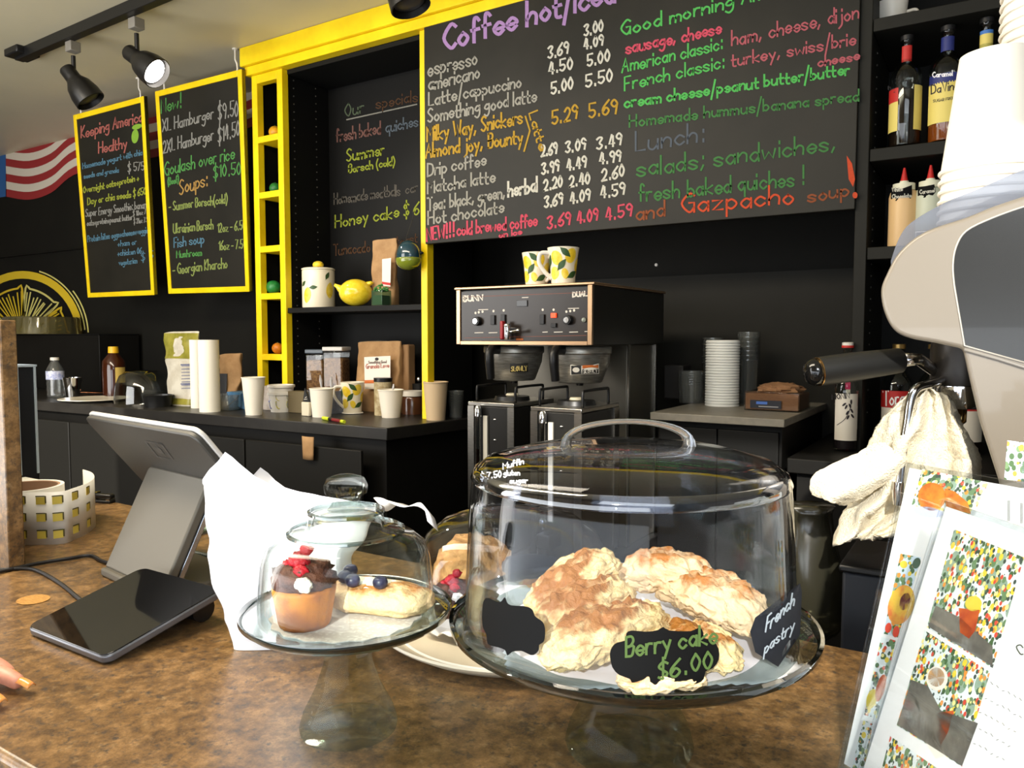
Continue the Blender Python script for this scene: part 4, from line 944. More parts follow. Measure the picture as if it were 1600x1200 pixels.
B().lathe([(.031, 0), (.036, .03), (.044, .12), (.052, .22), (.049, .22), (.041, .12), (.033, .03), (.028, 0)], 24, closed=True).xf(Matrix.Translation((-.2, -.052, .046)) @ V((-.14, -.038, .012)).to_track_quat('Z', 'Y').to_matrix().to_4x4()).build('sleeve', M('sleeve_cloth', (60, 62, 76), .8), t)
# ================================================================ ESPRESSO MACHINE (right)
YE = .97
silver = M('machine_silver', (118, 110, 98), .35, .1, coat=.3); darkgl = M('machine_dark_panel', (30, 30, 29), .25, coat=.2)
O0 = PY(1500, 560, YE)
t = thing('espresso_machine', 'large silver espresso machine with dark side window at right', 'espresso machine', O0)
L2 = lambda pts, Y: [PY(x, y, Y)-O0 for x, y in pts]
def sm(pts, k=4): return [(v.x, v.y) for v in smoothpath([(x, y, 0) for x, y in pts], k)]
nose = sm([(1600, 306), (1552, 322), (1510, 339), (1444, 362), (1405, 393), (1384, 430), (1376, 455), (1381, 487), (1396, 515), (1420, 528), (1462, 536), (1504, 545)])
outl = [(2000, 200), (1700, 270)] + nose + [(1516, 598), (1531, 660), (1560, 750), (1590, 905), (2000, 905)]
B().prism(L2(outl, YE), (0, .03, 0)).build('side_shell', silver, t, bevel=.006, seg=4)
win = sm([(1640, 312), (1600, 323), (1550, 341), (1510, 361), (1494, 386), (1489, 415), (1491, 445)]) + [(1507, 540), (1600, 566), (1760, 608), (1760, 300)]
B().prism(L2(win, YE), (0, -.0015, 0)).build('side_window', darkgl, t, bevel=.0008)
b = B(); wp = [p+V((0, -.001, 0)) for p in L2(win[:-2], YE)]; b.tube(wp, .0010, 6); b.build('window_trim', M('trim_white', (176, 170, 158), .4), t, smooth=180)
b = B(); b.tube([p+V((0, -.001, 0)) for p in L2([(1507, 546), (1560, 561), (1620, 580), (1760, 620)], YE)], .0022, 6); b.build('lower_seam', M('seam_grey', (120, 116, 110), .5), t, smooth=180)  # plain grey line along the seam under the side window
bk = V((0, .03, 0))
core = [(1700, 285)] + nose[2:-2] + [(1640, 560), (1900, 600), (1900, 285)]
core = [(x+8, y+3 if y < 450 else y-4) for x, y in core]
B().prism([p+bk for p in L2(core, YE)], (0, .62, 0)).build('body', steel, t, bevel=.004)
B().prism([p+V((0, .65, 0)) for p in L2(outl, YE)], (0, .03, 0)).build('side_shell', silver, t, bevel=.006, seg=4)
lo = O0.z; base_z = .965
x0 = PY(1590, 800, YE).x
B().box(x0-O0.x, .75, .031, .649, base_z-lo, base_z-lo+.20).build('lower_body', plast, t, bevel=.004)
for y in (.08, .6): B().lathe([(0, 0), (.02, 0), (.016, .018), (0, .018)], 12, (x0-O0.x+.05, y, base_z-lo-.004)).build('foot', plast, t)
rail = sm([(1387, 404), (1400, 368), (1420, 342), (1474, 310), (1530, 287), (1600, 257), (1700, 228)]); low = [(1700, 300), (1600, 312), (1510, 345), (1444, 367), (1405, 398), (1388, 425)]
B().prism([p+V((0, .031, 0)) for p in L2(rail+low, YE)], (0, .004, 0)).build('cup_rail', thin_glass('rail_acrylic', (176, 182, 194), 2.5, .6, .06, .05, milk=.2, milkcol=(176, 178, 186)), t)
gx = PY(1462, 560, 1.10)-O0
B().lathe([(0, -.045), (.036, -.045), (.038, -.03), (.038, 0), (.034, .03), (0, .03)], 32, gx+V((.03, .02, .012))).build('group_head', M('group_dark', (44, 40, 36), .35, .5), t)
wd_ = smoothpath([PY(x, y, Y)-O0 for x, y, Y in ((1490, 560, 1.12), (1475, 590, 1.1), (1450, 601, 1.06), (1432, 607, 1.04), (1423, 625, 1.035), (1418, 660, 1.03), (1413, 690, 1.025), (1409, 730, 1.02), (1404, 768, 1.015))], 5)
B().tube(wd_, .0055, 12).build('steam_wand', chrome, t, smooth=180)
B().lathe([(0, -.016), (.006, -.016), (.0075, 0), (.0075, .012), (0, .012)], 14, wd_[-1]).build('wand_tip', chrome, t)
# portafilter
a, e = PY(1262, 583, .985), PY(1408, 563, 1.06); d = (e-a)
t = thing('portafilter', 'black handled portafilter locked into the espresso machine, pointing left', 'portafilter', a)
n = d.normalized(); L = d.length
B().tube([n*x for x in (-.002, .001, .006, .012)], [.008, .0135, .0165, .0175], 20).build('end_cap', M('gloss_black', (12, 12, 12), .08), t, smooth=180)
B().tube([n*.0122, n*.0135], [.0178, .0178], 24).build('gold_ring', M('brass_ring', (190, 150, 96), .25, 1), t)
B().tube([n*x for x in (.0137, .03, .06, L*.8, L*.98, L)], [.0178, .0182, .018, .0165, .0155, .013], 20).build('handle', M('handle_black', (24, 24, 23), .42), t)
g0 = gx+O0-a; B().tube([d, d+(g0-d)*.5, g0+V((.005, .01, -.02))], [.009, .0075, .008], 12).build('arm', chrome, t, smooth=180)
B().lathe([(0, -.042), (.029, -.042), (.032, -.036), (.032, -.014), (.029, -.012), (0, -.012)], 32, g0+V((.03, .02, -.02))).build('basket', chrome, t)
B().tube([g0+V((.03, .02, -.062)), g0+V((.03, .02, -.078)), g0+V((.018, .015, -.088)), g0+V((.014, .013, -.1))], .006, 10).build('spout', M('spout_brass', (170, 140, 90), .25, 1), t, smooth=180)

# towel on the wand
t = thing('terry_towel', 'thick cream terry towel hanging over the steam wand', 'towel', PY(1440, 700, 1.03))
terry = M('terry_cloth', (236, 226, 200), .95, col2=(226, 214, 184), sc=140, bump=1, bsc=420, sheen=.3)
LC = smoothpath([(1440, 611, 0), (1412, 622, 0), (1385, 650, 0), (1368, 680, 0), (1352, 705, 0), (1345, 740, 0), (1338, 770, 0), (1318, 800, 0), (1302, 850, 0)], 5)
RC_ = smoothpath([(1452, 611, 0), (1476, 620, 0), (1492, 640, 0), (1505, 665, 0), (1520, 695, 0), (1530, 720, 0), (1530, 760, 0), (1480, 800, 0), (1400, 835, 0)], 5)
def tow(u, v):
    def at(C, k): f = k*(len(C)-1); i = min(int(f), len(C)-2); return C[i].lerp(C[i+1], f-i)
    l, r = at(LC, v), at(RC_, v); a = 2*PI*u; s = (1-math.cos(a))/2; x = l.x+(r.x-l.x)*s; y = l.y+(r.y-l.y)*s
    fr = math.sin(a)
    fold = .020*math.sin(s*10+v*3.2)*min(1, v*3)+.010*math.sin(s*21+v*7)-.02*math.exp(-((s-.55)/.07)**2)*v
    Y = 1.085+(-.045 if fr > 0 else .03)*abs(fr)**.6*(.35+.65*min(1, v*2.5)) + (fold if fr > 0 else fold*.4)
    p = PY(x, y, Y); return p+wob(p, 30, .007, 3)+wob(p, 190, .0022, 5)-V(t.location)
b = B().grid(tow, 90, 80, wrap=True); k0 = len(b.v); b.v += [sum((b.v[79*90+i] for i in range(90)), V())/90+V((0, 0, .01))]; b.f += [(79*90+i, 79*90+(i+1) % 90, k0) for i in range(90)]; b.build('towel_body', terry, t, smooth=180)
EL = smoothpath([(1372, 690, 0), (1330, 712, 0), (1290, 728, 0), (1266, 752, 0), (1272, 772, 0)], 4); ER = smoothpath([(1420, 720, 0), (1390, 755, 0), (1350, 780, 0), (1325, 788, 0), (1312, 790, 0)], 4)
def ear(u, v):
    def at(C, k): f = k*(len(C)-1); i = min(int(f), len(C)-2); return C[i].lerp(C[i+1], f-i)
    l, r = at(EL, v), at(ER, v); a = 2*PI*u; s = (1-math.cos(a))/2; q = l.lerp(r, s)
    Y = 1.028-.004*math.sin(a)-.012*math.sin(s*PI)*(1-.5*v)+.012*math.sin(s*5+v*2); p = PY(q.x, q.y, Y); return p+wob(p, 34, .004, 8)+wob(p, 190, .0016, 5)-V(t.location)
B().grid(ear, 48, 30, wrap=True).build('folded_corner', terry, t, smooth=180)

# cup stacks on the machine
def cup_mesh(rt, rb, h, th=.0012, n=40):
    return B().lathe([(0, .002), (rb*.92, .002), (rb*.95, 0), (rb, 0), (rt, h-.004), (rt+.0022, h-.0045), (rt+.0028, h-.0025), (rt+.0015, h-.0005), (rt-th, h-.0015), (rb-th, .005), (0, .005)], n)
def lettered_cup(loc, rt, rb, h, label, mat=paper, name='paper_cup', group=None, rot=None):
    o = cup_mesh(rt, rb, h).build(name, mat, smooth=40, loc=loc); 
    if rot: o.rotation_euler = rot
    return tag(o, label, 'cup', group)
Yc = 1.09; c1 = PY(1549, 335, Yc); mp = mpp(c1); ZB = c1.z-.022
src = lettered_cup((c1.x, Yc, ZB+.137), 72*mp, 51*mp, .137, 'white paper cup, lowest of the nearer upside down stack on the espresso machine', group='upside down cups on the espresso machine', rot=(PI, 0, 0))
ords = ['second', 'third', 'fourth', 'fifth', 'sixth', 'seventh', 'eighth', 'ninth', 'tenth']
def stack(src, n, dz, lab, grp=None):
    for k in range(1, n):
        c = src.copy(); COL.objects.link(c); c.location.z += dz*k; c['label'] = lab(k)
        if grp: c['group'] = grp
for k in range(1, 7):
    c = src.copy(); COL.objects.link(c); c.location.z += .0118*k
    c['label'] = 'white paper cup on top of the nearer upside down stack on the espresso machine' if k == 6 else 'white paper cup, %s from the bottom of the nearer stack on the espresso machine' % ords[k-1]
c2 = PY(1636, 300, 1.17)
for k in range(26):
    c = src.copy(); COL.objects.link(c); c.location = (c2.x, 1.17, ZB+.137+.0118*k); c['group'] = 'tall cup stack at the right edge'
    c['label'] = 'white paper cup nested in the tall stack at the right edge, behind the shorter stack'

ob_ = bpy.data.objects['espresso_machine']; B().box(c1.x-.075-O0.x, .5, .045, .62, ZB-.012-O0.z, ZB-.0005-O0.z).build('cup_tray', steel, ob_, bevel=.002)
# black knock box, tray and bagged jug under the towel
t = thing('knock_box', 'matte black box under the hanging towel', 'box', (-.085, 1.12, .9605))
B().box(-.075, .075, -.06, .09, 0, .155).build('box_body', M('matte_blue_black', (30, 33, 40), .5), t, bevel=.004)
B().box(-.079, .079, -.064, .094, .1553, .165).build('rim', plast, t, bevel=.003)
o = B().lathe([(0, 0), (.04, 0), (.052, .02), (.05, .1), (.035, .16), (.03, .19), (.034, .2), (0, .2)], 24, rip=lambda a, z: 1+.08*math.sin(5*a+z*30)).build('wrapped_jug', thin_glass('cloudy_bag', (150, 148, 130), 2, .5, .06, .2, milk=.5, milkcol=(60, 58, 46)), loc=(-.235, 1.24, .9605), smooth=180); tag(o, 'cloudy plastic wrapped jug behind the right edge of the large dome', 'jug')
t = thing('bar_tray', 'shallow black plastic tray below the towel, behind the counter edge', 'tray', (-.13, 1.0, .9605))
b = B().box(-.11, .07, -.03, .045, 0, .006); b.build('tray_floor', plast, t, bevel=.002)
for bb in ((-.11, .07, -.034, -.0305, 0, .03), (-.11, .07, .0455, .049, 0, .03)): B().box(*bb).build('tray_side', plast, t, bevel=.001)

# ================================================================ SYRUP SHELVES
gcl = thin_glass('bottle_glass', (232, 236, 232), 2.6, .8, .05, .02)
liquid = lambda n, c: M('syrup_'+n, c, .12, spec=.6)
def bottle(name, label, loc, H, R, liq, fill, labels, cap, neck, shoulder=.62, neckr=.34, group=None, glassm=None):
    t = thing(name, label, 'bottle', loc, 0, group)
    s = shoulder
    prof = [(0, .002), (R*.9, .001), (R, .006), (R, H*s), (R*.93, H*(s+.05)), (R*.65, H*(s+.11)), (R*neckr, H*(s+.17)), (R*neckr*.9, H*.93), (R*neckr*1.05, H*.935), (R*neckr*1.05, H*.96), (0, H*.96)]
    B().lathe(prof, 36).build('glass_body', glassm or gcl, t, smooth=60)
    fz = H*fill; pr = [(0, .006), (R*.9, .006), (R*.93, .01)]+[(R*.93, min(fz, H*s))]
    if fill > s: pr += [(R*.6, min(fz, H*(s+.11)))]
    pr += [(0, pr[-1][1])]
    B().lathe(pr, 36).build('syrup', liq, t, smooth=60)
    B().lathe([(0, H*.955), (R*neckr*1.2, H*.955), (R*neckr*1.2, H*.995), (R*neckr, H), (0, H)], 24).build('cap', cap, t)
    for (nm, m, z0, z1, th, half, rr) in labels:
        b = B(); hh = (z1-z0)*H; b.grid(lambda u, v: V((math.cos(th+(u-.5)*2*half)*(rr*R+.0008), math.sin(th+(u-.5)*2*half)*(rr*R+.0008), z0*H+hh*v)), 17, 3); b.build(nm, m, t, smooth=180, fix=False)
    return t
facing = lambda loc: math.atan2(-loc[1], -loc[0])
lab_y = M('label_yellow', (226, 206, 110), .5); lab_r = M('label_red', (190, 44, 38), .5); lab_b = M('label_navy', (40, 48, 110), .5); lab_w = M('label_white', (226, 220, 208), .5); inkb = M('label_ink', (40, 34, 40), .6)
z_s = 1.936; capb = M('cap_black', (26, 25, 25), .4)
p = PY(1413, 214, 2.39); p.z = z_s; f = facing(p)
bt = bottle('syrup_bottle', 'dark syrup bottle with red and yellow labels, leftmost on the upper right shelf', p, .303, .040, liquid('dark', (30, 20, 14)), .5, [('front_label', lab_y, .14, .47, f-.95, .5, 1), ('red_label', lab_r, .40, .52, f-.95, .5, 1.01), ('back_label', lab_y, .14, .53, f+.95, .42, 1), ('neck_label', lab_r, .76, .9, f, .9, .37)], capb, None, group='syrup bottles on the upper shelf')
lettering(bt, inkb, HC(p, .0412), [('nci', (1388, 140), (1400, 146), 10, 1.5)], 'label_lettering')
p = PY(1476, 210, 2.395); p.z = z_s; f = facing(p)
bt = bottle('syrup_bottle', 'amber caramel syrup bottle with big yellow label, middle of the upper right shelf', p, .310, .043, liquid('amber', (150, 74, 22)), .46, [('front_label', lab_y, .16, .50, f, 1.2, 1), ('flavour_label', lab_b, .49, .57, f, 1.15, 1.0), ('neck_label', lab_b, .78, .9, f, 1.2, .37)], capb, None, group='syrup bottles on the upper shelf')
lettering(bt, M('label_white_ink', (236, 234, 236), .6), HC(p, .0442), [('Caramel', (1457, 121), (1488, 118), 8, 1.6)], 'label_lettering')
lettering(bt, inkb, HC(p, .0442), [('DaVinci', (1455, 147), (1500, 138), 14, 1.8), ('SUGAR FREE', (1458, 160), (1490, 155), 4, .8)], 'label_lettering')
p = PY(1536, 205, 2.395); p.z = z_s; f = facing(p)
bottle('syrup_bottle', 'syrup bottle with blue and yellow neck label, half hidden behind the cup stack', p, .312, .041, liquid('clear', (120, 112, 92)), .3, [('front_label', lab_y, .16, .50, f, 1.2, 1), ('neck_label', lab_y, .72, .86, f, 1.2, .37), ('neck_band', M('label_blue', (70, 120, 190), .5), .86, .89, f, 1.2, .37)], capb, None, group='syrup bottles on the upper shelf')
def squeeze(px, label, sauce, word, wpx):
    p = PY(px, 340, 2.39); p.z = 1.668; t = thing('squeeze_bottle', label, 'squeeze bottle', p, 0, 'squeeze bottles on the lower shelf')
    R = .037
    B().lathe([(0, 0), (R*.95, 0), (R, .006), (R, .135), (R*.9, .15), (R*.72, .153), (R*.72, .153), (0, .153)], 36).build('bottle_body', sauce, t, smooth=50)
    B().lathe([(0, .1535), (R*.76, .1535), (R*.76, .172), (.012, .174), (.011, .18), (0, .18)], 30).build('cap', M('cap_cream', (224, 222, 196), .4), t)
    B().lathe([(0, .1805), (.0095, .1805), (.005, .205), (.0028, .216), (0, .216)], 16).build('nozzle', M('nozzle_red', (196, 44, 40), .4), t)
    h1, h2 = HC(p, R+.0006), HC(p, R+.0012)
    b = B(); patch(b, wpx, h1, 4); b.v = sub0(t, b.v); o = b.build('chalk_label', slate, t, smooth=180, fix=False)
    for r in word:
        b = B(); write(b, *r, h2); b.v = sub0(t, b.v); b.build('chalk_writing', chalk('white', (0, 0, 0)), o, smooth=0, fix=False)
squeeze(1411, 'squeeze bottle of tan sauce with white chocolate label on the lower right shelf', M('sauce_tan', (222, 184, 130), .4), [('White', (1394, 300), (1410, 298), 6, 1.3), ('Chocolate', (1394, 310), (1424, 308), 6, 1.3)], [(1392, 296), (1398, 294), (1409, 295), (1425, 289), (1425, 306), (1423, 310), (1400, 314), (1392, 311)])
squeeze(1452, 'pale green white squeeze bottle with black label, half hidden by the cups', M('sauce_pale', (196, 200, 178), .4), [('Caramel', (1437, 303), (1460, 300), 6, 1.3)], [(1434, 292), (1445, 291), (1460, 288), (1462, 300), (1458, 305), (1444, 309), (1434, 306)])
p = PY(1392, 16, 2.5); p.z = 2.285; t = thing('ceramic_cup', 'white cup on the top right shelf, only its base in view', 'cup', p)
B().lathe([(0, 0), (.03, 0), (.04, .05), (.045, .09), (.042, .09), (.036, .05), (.026, .006), (0, .006)], 32).build('cup_body', white, t, smooth=50)
B().tube(smoothpath([(.041, 0, .06), (.065, 0, .06), (.07, 0, .035), (.037, 0, .025)], 5), .0045, 8).build('handle', white, t, smooth=180)
p = PY(1445, 8, 2.5); p.z = 2.285; o = B().lathe([(0, 0), (.04, 0), (.09, .012), (.088, .015), (.04, .006), (0, .006)], 36).build('saucer', white, loc=p, smooth=50); tag(o, 'white saucer on the top right shelf beside the cup', 'saucer')

# bottles on the back right counter
redl = M('label_torani_red', (176, 36, 34), .5)
for px, lab, w0, w1 in ((1402, 'red labelled syrup bottle left of the towel on the back right counter', (1380, 634), (1424, 630)), (1458, 'red labelled syrup bottle mostly hidden behind the towel', (1438, 634), (1478, 630)), (1508, 'red labelled syrup bottle right of the towel beside the machine', (1490, 634), (1527, 628))):
    p = PY(px, 640, 2.44); p.z = 1.1005; f = facing(p)
    bt = bottle('syrup_bottle', lab, p, .30, .043, liquid('brown', (46, 26, 16)), .44, [('front_label', redl, .40, .56, f, 1.35, 1), ('lower_label', lab_w, .12, .4, f, 1.2, 1)], M('cap_gold', (160, 132, 78), .3, .8), None, .60, group='red labelled syrup bottles')
    lettering(bt, M('label_white_ink', (236, 234, 236), .6), HC(p, .0444), [('Torani', w0, w1, 22, 2.2)], 'label_lettering')
def monin(px, Y, label, flower, col):
    p = PY(px, 683, Y); p.z = 1.1005; f = facing(p)
    bt = bottle('syrup_bottle', label, p, .305, .0315, liquid(col[0], col[1]), .5, [('front_label', lab_w, .10, .53, f, 1.1, 1), ('neck_label', lab_w, .73, .83, f, 1.2, .42)] + ([('pink_label', M('label_pink', (206, 50, 104), .5), .53, .61, f, 1.3, 1)] if not flower else []), M('cap_white', (226, 222, 214), .4), None, .58, .40, group='slim syrup bottles left of the towel')
    B().lathe([(.0155, .2895), (.0163, .2895), (.0163, .296), (.0155, .296)], 24, closed=True).build('cap_band', lab_r, bt)
    return bt, p
bt, p = monin(1321, 2.33, 'slim syrup bottle with white lavender label beside the lid table', True, ('slim', (40, 34, 38)))
h1 = HC(p, .033); lettering(bt, inkb, h1, [('MONIN', (1300, 624), (1327, 622), 8, 1.5)], 'label_lettering')
b = B(); ribbon(b, sm([(1308, 664), (1320, 655), (1327, 642), (1330, 630)]), 1, h1)
for x, y, r in ((1322, 636, .5), (1328, 634, -.4), (1324, 645, .6), (1331, 642, -.5), (1325, 652, .5), (1332, 650, -.6), (1330, 628, 0), (1319, 632, .9)): patch(b, ell(x, y, 1.6, 4, r, 8), h1)
b.v = sub0(bt, b.v); b.build('lavender_print', inkb, bt, smooth=0, fix=False)
monin(1336, 2.52, 'slim syrup bottle with pink label band behind the lavender one', False, ('rose', (120, 40, 60)))

# ================================================================ LID TABLE
lidm = M('lid_white', (242, 243, 238), .45); zt_ = 1.2
p = PY(1128, 625, 2.44); r = 26*mpp(p)
src = B().lathe([(0, .006), (r*.72, .006), (r*.8, .0085), (r*.93, .0085), (r, .004), (r, 0), (r*.95, 0), (r*.9, .0065), (r*.72, .004), (0, .004)], 36).build('cup_lid', lidm, loc=(p.x, 2.44, zt_+.0005), smooth=45); tag(src, 'white plastic cup lid at the bottom of the tall lid stack on the grey table', 'lid', 'stacked white lids')
ztop = PY(1128, 531, 2.44).z; nl = 24; dz = (ztop-zt_-.01)/(nl-1)
for k in range(1, nl):
    c = src.copy(); COL.objects.link(c); c.location.z += dz*k; c['label'] = 'white plastic cup lid on top of the tall lid stack on the grey table' if k == nl-1 else 'white plastic cup lid within the tall lid stack on the grey table'
def clear_stack(name, px, Y, wpx, ptop, n, label, tl, taper=.8, z=zt_, hcup=None, mat=None):
    p = PY(px, 620, Y); r = wpx/2*mpp(p); H = PY(px, ptop, Y).z-z; h = hcup or H*.62; dz = (H-h)/(n-1)
    s = B().lathe([(0, .002), (r*taper, .0), (r*.97, h-.004), (r, h-.003), (r, h), (r*.96, h), (r*taper*.97, .004), (0, .004)], 32).build(name, mat or clearp, loc=(p.x, Y, z+.0005), smooth=45); tag(s, label, 'cup', tl)
    for k in range(1, n):
        c = s.copy(); COL.objects.link(c); c.location.z += dz*k; c['label'] = label.replace('lowest', 'topmost') if k == n-1 else label.replace('lowest in', 'nested within')
clearp2 = thin_glass('clear_plastic_soft', (222, 224, 222), 1.8, .9, .07, .1, milk=.1, milkcol=(206, 208, 204))
clear_stack('deli_cup', 1081, 2.50, 44, 580, 6, 'short clear plastic tub, lowest in the wide stack left of the white lids', 'clear tubs on the grey table', .88, mat=clearp2)
clear_stack('plastic_cup', 1168, 2.56, 36, 519, 7, 'tall clear plastic cup, lowest in the stack right of the white lids', 'clear cups on the grey table', .72, mat=clearp2)
clear_stack('plastic_cup', 1113, 2.60, 34, 528, 5, 'clear plastic cup, lowest in the stack behind the white lids', 'clear cups behind the lids', .72, mat=clearp2)
o = B().box(-.035, .035, -.04, .04, 0, .12).build('dispenser_box', M('dark_box', (48, 45, 42), .5), loc=(PY(1055, 620, 2.62).x, 2.64, zt_+.0005), bevel=.004); tag(o, 'dark dispenser box at the back left of the grey table', 'box')
p = PY(1222, 632, 2.42); rz = -.0
t = thing('napkin_box', 'clear plastic box packed with brown napkins on the grey table', 'box', (p.x, 2.40, zt_+.0005), .0)
brownn = M('napkin_brown', (132, 92, 62), .8, col2=(116, 80, 54), sc=90, stretch=(1, 1, 12))
B().box(-.086, .068, -.075, .075, .003, .052).build('napkins', brownn, t, bevel=.003)
lump(B(), (.0, .0, .060), (.066, .06, .022), 4, .25, 1.6, flat=-.01).build('loose_napkin', M('napkin_top', (152, 112, 78), .8), t, smooth=30)
B().box(-.089, .071, -.078, .078, 0, .058).build('clear_case', clearp, t, bevel=.003)
B().box(-.07, .02, -.0795, -.0785, .008, .032).build('dark_label', M('label_dark', (28, 30, 40), .4), t)
B().box(-.052, -.02, -.0802, -.0796, .020, .028).build('blue_mark', M('label_mark_blue', (70, 110, 190), .5), t)
B().box(-.045, .012, -.0802, -.0796, .012, .015).build('fine_print', M('label_mark_grey', (150, 150, 150), .5), t)

# ================================================================ COFFEE BREWER
BY = 1.9; zb0 = .7205
t = thing('coffee_brewer', 'twin coffee brewer with black control panel between the bookcase and lid table', 'coffee maker', (-1.164, BY, zb0))
bx = lambda x0, x1, y0, y1, z0, z1: B().box(x0, x1, y0, y1, z0-zb0, z1-zb0)
hx = .229; sideb = M('brewer_black', (34, 33, 30), .42); brz = M('bronze_trim', (186, 152, 118), .3, .8)
bx(-hx, hx, .004, .53, 1.397, 1.562).build('head', sideb, t, bevel=.003)
bx(-hx-.008, hx+.006, -.006, .53, 1.5625, 1.570).build('top_plate', brz, t, bevel=.002)
bx(-hx+.016, hx-.016, -.0015, .0035, 1.409, 1.556).build('control_panel', M('panel_brown_black', (34, 26, 20), .3), t)
for s in ((-hx, -hx+.014, 1.398, 1.562), (hx-.014, hx, 1.398, 1.562), (-hx+.0145, hx-.0145, 1.397, 1.408)): bx(s[0], s[1], -.006, .0035, s[2], s[3]).build('trim_bar', brz, t, bevel=.001)
bx(-.2, .2, .3, .53, .76, 1.3965).build('column', M('column_grey', (104, 99, 88), .35, .5), t, bevel=.003)
bx(.2005, .206, .30, .31, .76, 1.3965).build('column_edge', steel, t)
bx(.2005, .206, .52, .53, .76, 1.3965).build('column_edge', steel, t)
bx(-hx, hx, .0, .53, .7205, .759).build('base', sideb, t, bevel=.003)
hp_ = HY(BY-.0018)
pw_ = M('panel_print', (214, 206, 194), .5)
lettering(t, pw_, hp_, [('BUNN', (724, 471), (754, 469), 8, 2.6), ('DUAL', (895, 464), (917, 462), 7, 2.2)], 'brand_lettering')
b = B()
for x, y, w in ((742, 520, 14), (764, 520, 14), (782, 519, 10), (848, 519, 8), (866, 519, 14), (890, 519, 14), (914, 518, 8), (816, 465, 10), (748, 484, 16), (888, 482, 18)): ribbon(b, [(x, y), (x+w*.9, y-.4)], 1.2, hp_)
for x, y in ((743, 489), (748, 488), (754, 487), (885, 487), (891, 486), (897, 485), (771, 486), (787, 485), (848, 484), (865, 484)): patch(b, ell(x, y, 1.8, 2.2, 0, 6), hp_)
b.v = sub0(t, b.v); b.build('panel_marks', pw_, t, smooth=0, fix=False)
b = B(); ribbon(b, [(726, 464), (916, 457)], .8, hp_); ribbon(b, [(726, 528), (916, 524)], .8, hp_); b.v = sub0(t, b.v); b.build('panel_line', M('panel_line_red', (120, 66, 50), .5), t, smooth=0, fix=False)
def onpanel(x, y, nm, bb, m): p = PY(x, y, BY-.0018)-V(t.location); bb.v = [q+p for q in bb.v]; return bb.build(nm, m, t, bevel=.0008)
for x, y in ((747, 502), (889, 500)):
    k = onpanel(x, y, 'dial', B().lathe([(0, 0), (.014, 0), (.0125, .014), (0, .014)], 24).xf(Matrix.Rotation(PI/2, 4, 'X')), plast)
    c = PY(x, y, BY-.0018)-V(t.location); B().lathe([(0, 0), (.0085, 0), (.008, .003), (0, .003)], 24).xf(Matrix.Translation(c+V((0, -.0145, 0))) @ Matrix.Rotation(PI/2, 4, 'X')).build('dial_face', chrome, k)
for x, y in ((771, 500), (787, 499), (848, 499)): onpanel(x, y, 'switch', B().box(-.007, .007, -.006, 0, -.014, .014), plast)
onpanel(866, 497, 'lit_switch', B().box(-.008, .008, -.006, 0, .001, .014), M('switch_red', (255, 70, 30), .3, emit=1.4)); onpanel(866, 505, 'switch', B().box(-.008, .008, -.006, 0, -.012, .0), plast)
onpanel(816, 474, 'display_window', B().box(-.018, .018, -.003, 0, -.009, .009), M('display_dark', (18, 19, 20), .15))
onpanel(913, 500, 'button', B().lathe([(0, 0), (.007, 0), (.007, .004), (0, .005)], 18).xf(Matrix.Rotation(PI/2, 4, 'X')), M('button_ring', (120, 124, 112), .3, .6))
k = onpanel(801, 520, 'faucet', B().lathe([(0, -.02), (.008, -.02), (.0095, -.008), (.011, .02), (.008, .026), (0, .026)], 18).xf(Matrix.Translation((0, -.03, 0))), chrome)
c = PY(801, 520, BY)-V(t.location)
B().tube([c+V((0, -.002, .01)), c+V((0, -.03, .01))], .006, 10).build('faucet_pipe', chrome, k); B().box(c.x-.022, c.x-.012, -.036, -.018, c.z-.02, c.z+.034).build('faucet_lever', M('lever_red', (150, 30, 34), .35), k, bevel=.003)
B().tube([c+V((.012, -.03, .002)), c+V((.034, -.03, .006))], .0035, 8).build('faucet_knob', chrome, k); B().sph(c+V((.037, -.03, .0065)), .006, 12, 8).build('faucet_ball', chrome, k)
onpanel(812, 530, 'warning_tag', B().box(-.012, .012, -.001, 0, -.003, .003), M('tag_orange', (206, 110, 50), .5))
def basket(px, label, words):
    p = PY(px, 565, 2.02); t = thing('brew_basket', label, 'brew basket', (p.x, 2.02, 1.395), 0, 'brew baskets under the brewer')
    st = M('basket_steel', (168, 164, 154), .32, .65, stretch=(1, 1, 20), col2=(128, 124, 116), sc=30)
    B().lathe([(0, -.003), (.092, -.003), (.094, -.006), (.094, -.022), (.089, -.026), (.087, -.05), (.066, -.105), (.062, -.108), (0, -.108)], 48).build('funnel', st, t, smooth=40)
    a = facing((p.x, 2.02)); q = V((math.cos(a-.55), math.sin(a-.55), 0)); q2 = V((-q.y, q.x, 0))
    pts = lambda *r: [q*x+V((0, 0, z)) for x, z in r]
    B().tube(pts((.088, -.012), (.13, -.012), (.139, -.022), (.137, -.05), (.13, -.098)), [.012, .012, .0125, .0125, .011], 10, flat=1.25).build('handle', plast, t, bevel=0, smooth=60)
    h1, h2 = HC(p, .0905), HC(p, .0913)
    B().lathe([(0, -.109), (.012, -.109), (.01, -.118), (0, -.118)], 16).build('drip_nozzle', plast, t)
    return t, p
t, p = basket(803, 'left steel brew basket with black handle under the brewer', [])
hh = HC(p, .0885); wl = M('warning_black', (24, 22, 18), .5); wy = M('warning_yellow', (214, 190, 110), .5)
b = B(); patch(b, [(797, 568), (825, 567), (825, 581), (797, 582)], hh, 3); b.v = sub0(t, b.v); k = b.build('warning_label', wl, t, fix=False)
lettering(t, wy, HC(p, .0892), [('SLOWLY', (799, 580), (823, 579), 7, 1.4)], 'label_lettering')
t, p = basket(906, 'right steel brew basket with warning label under the brewer', [])
hh = HC(p, .0885)
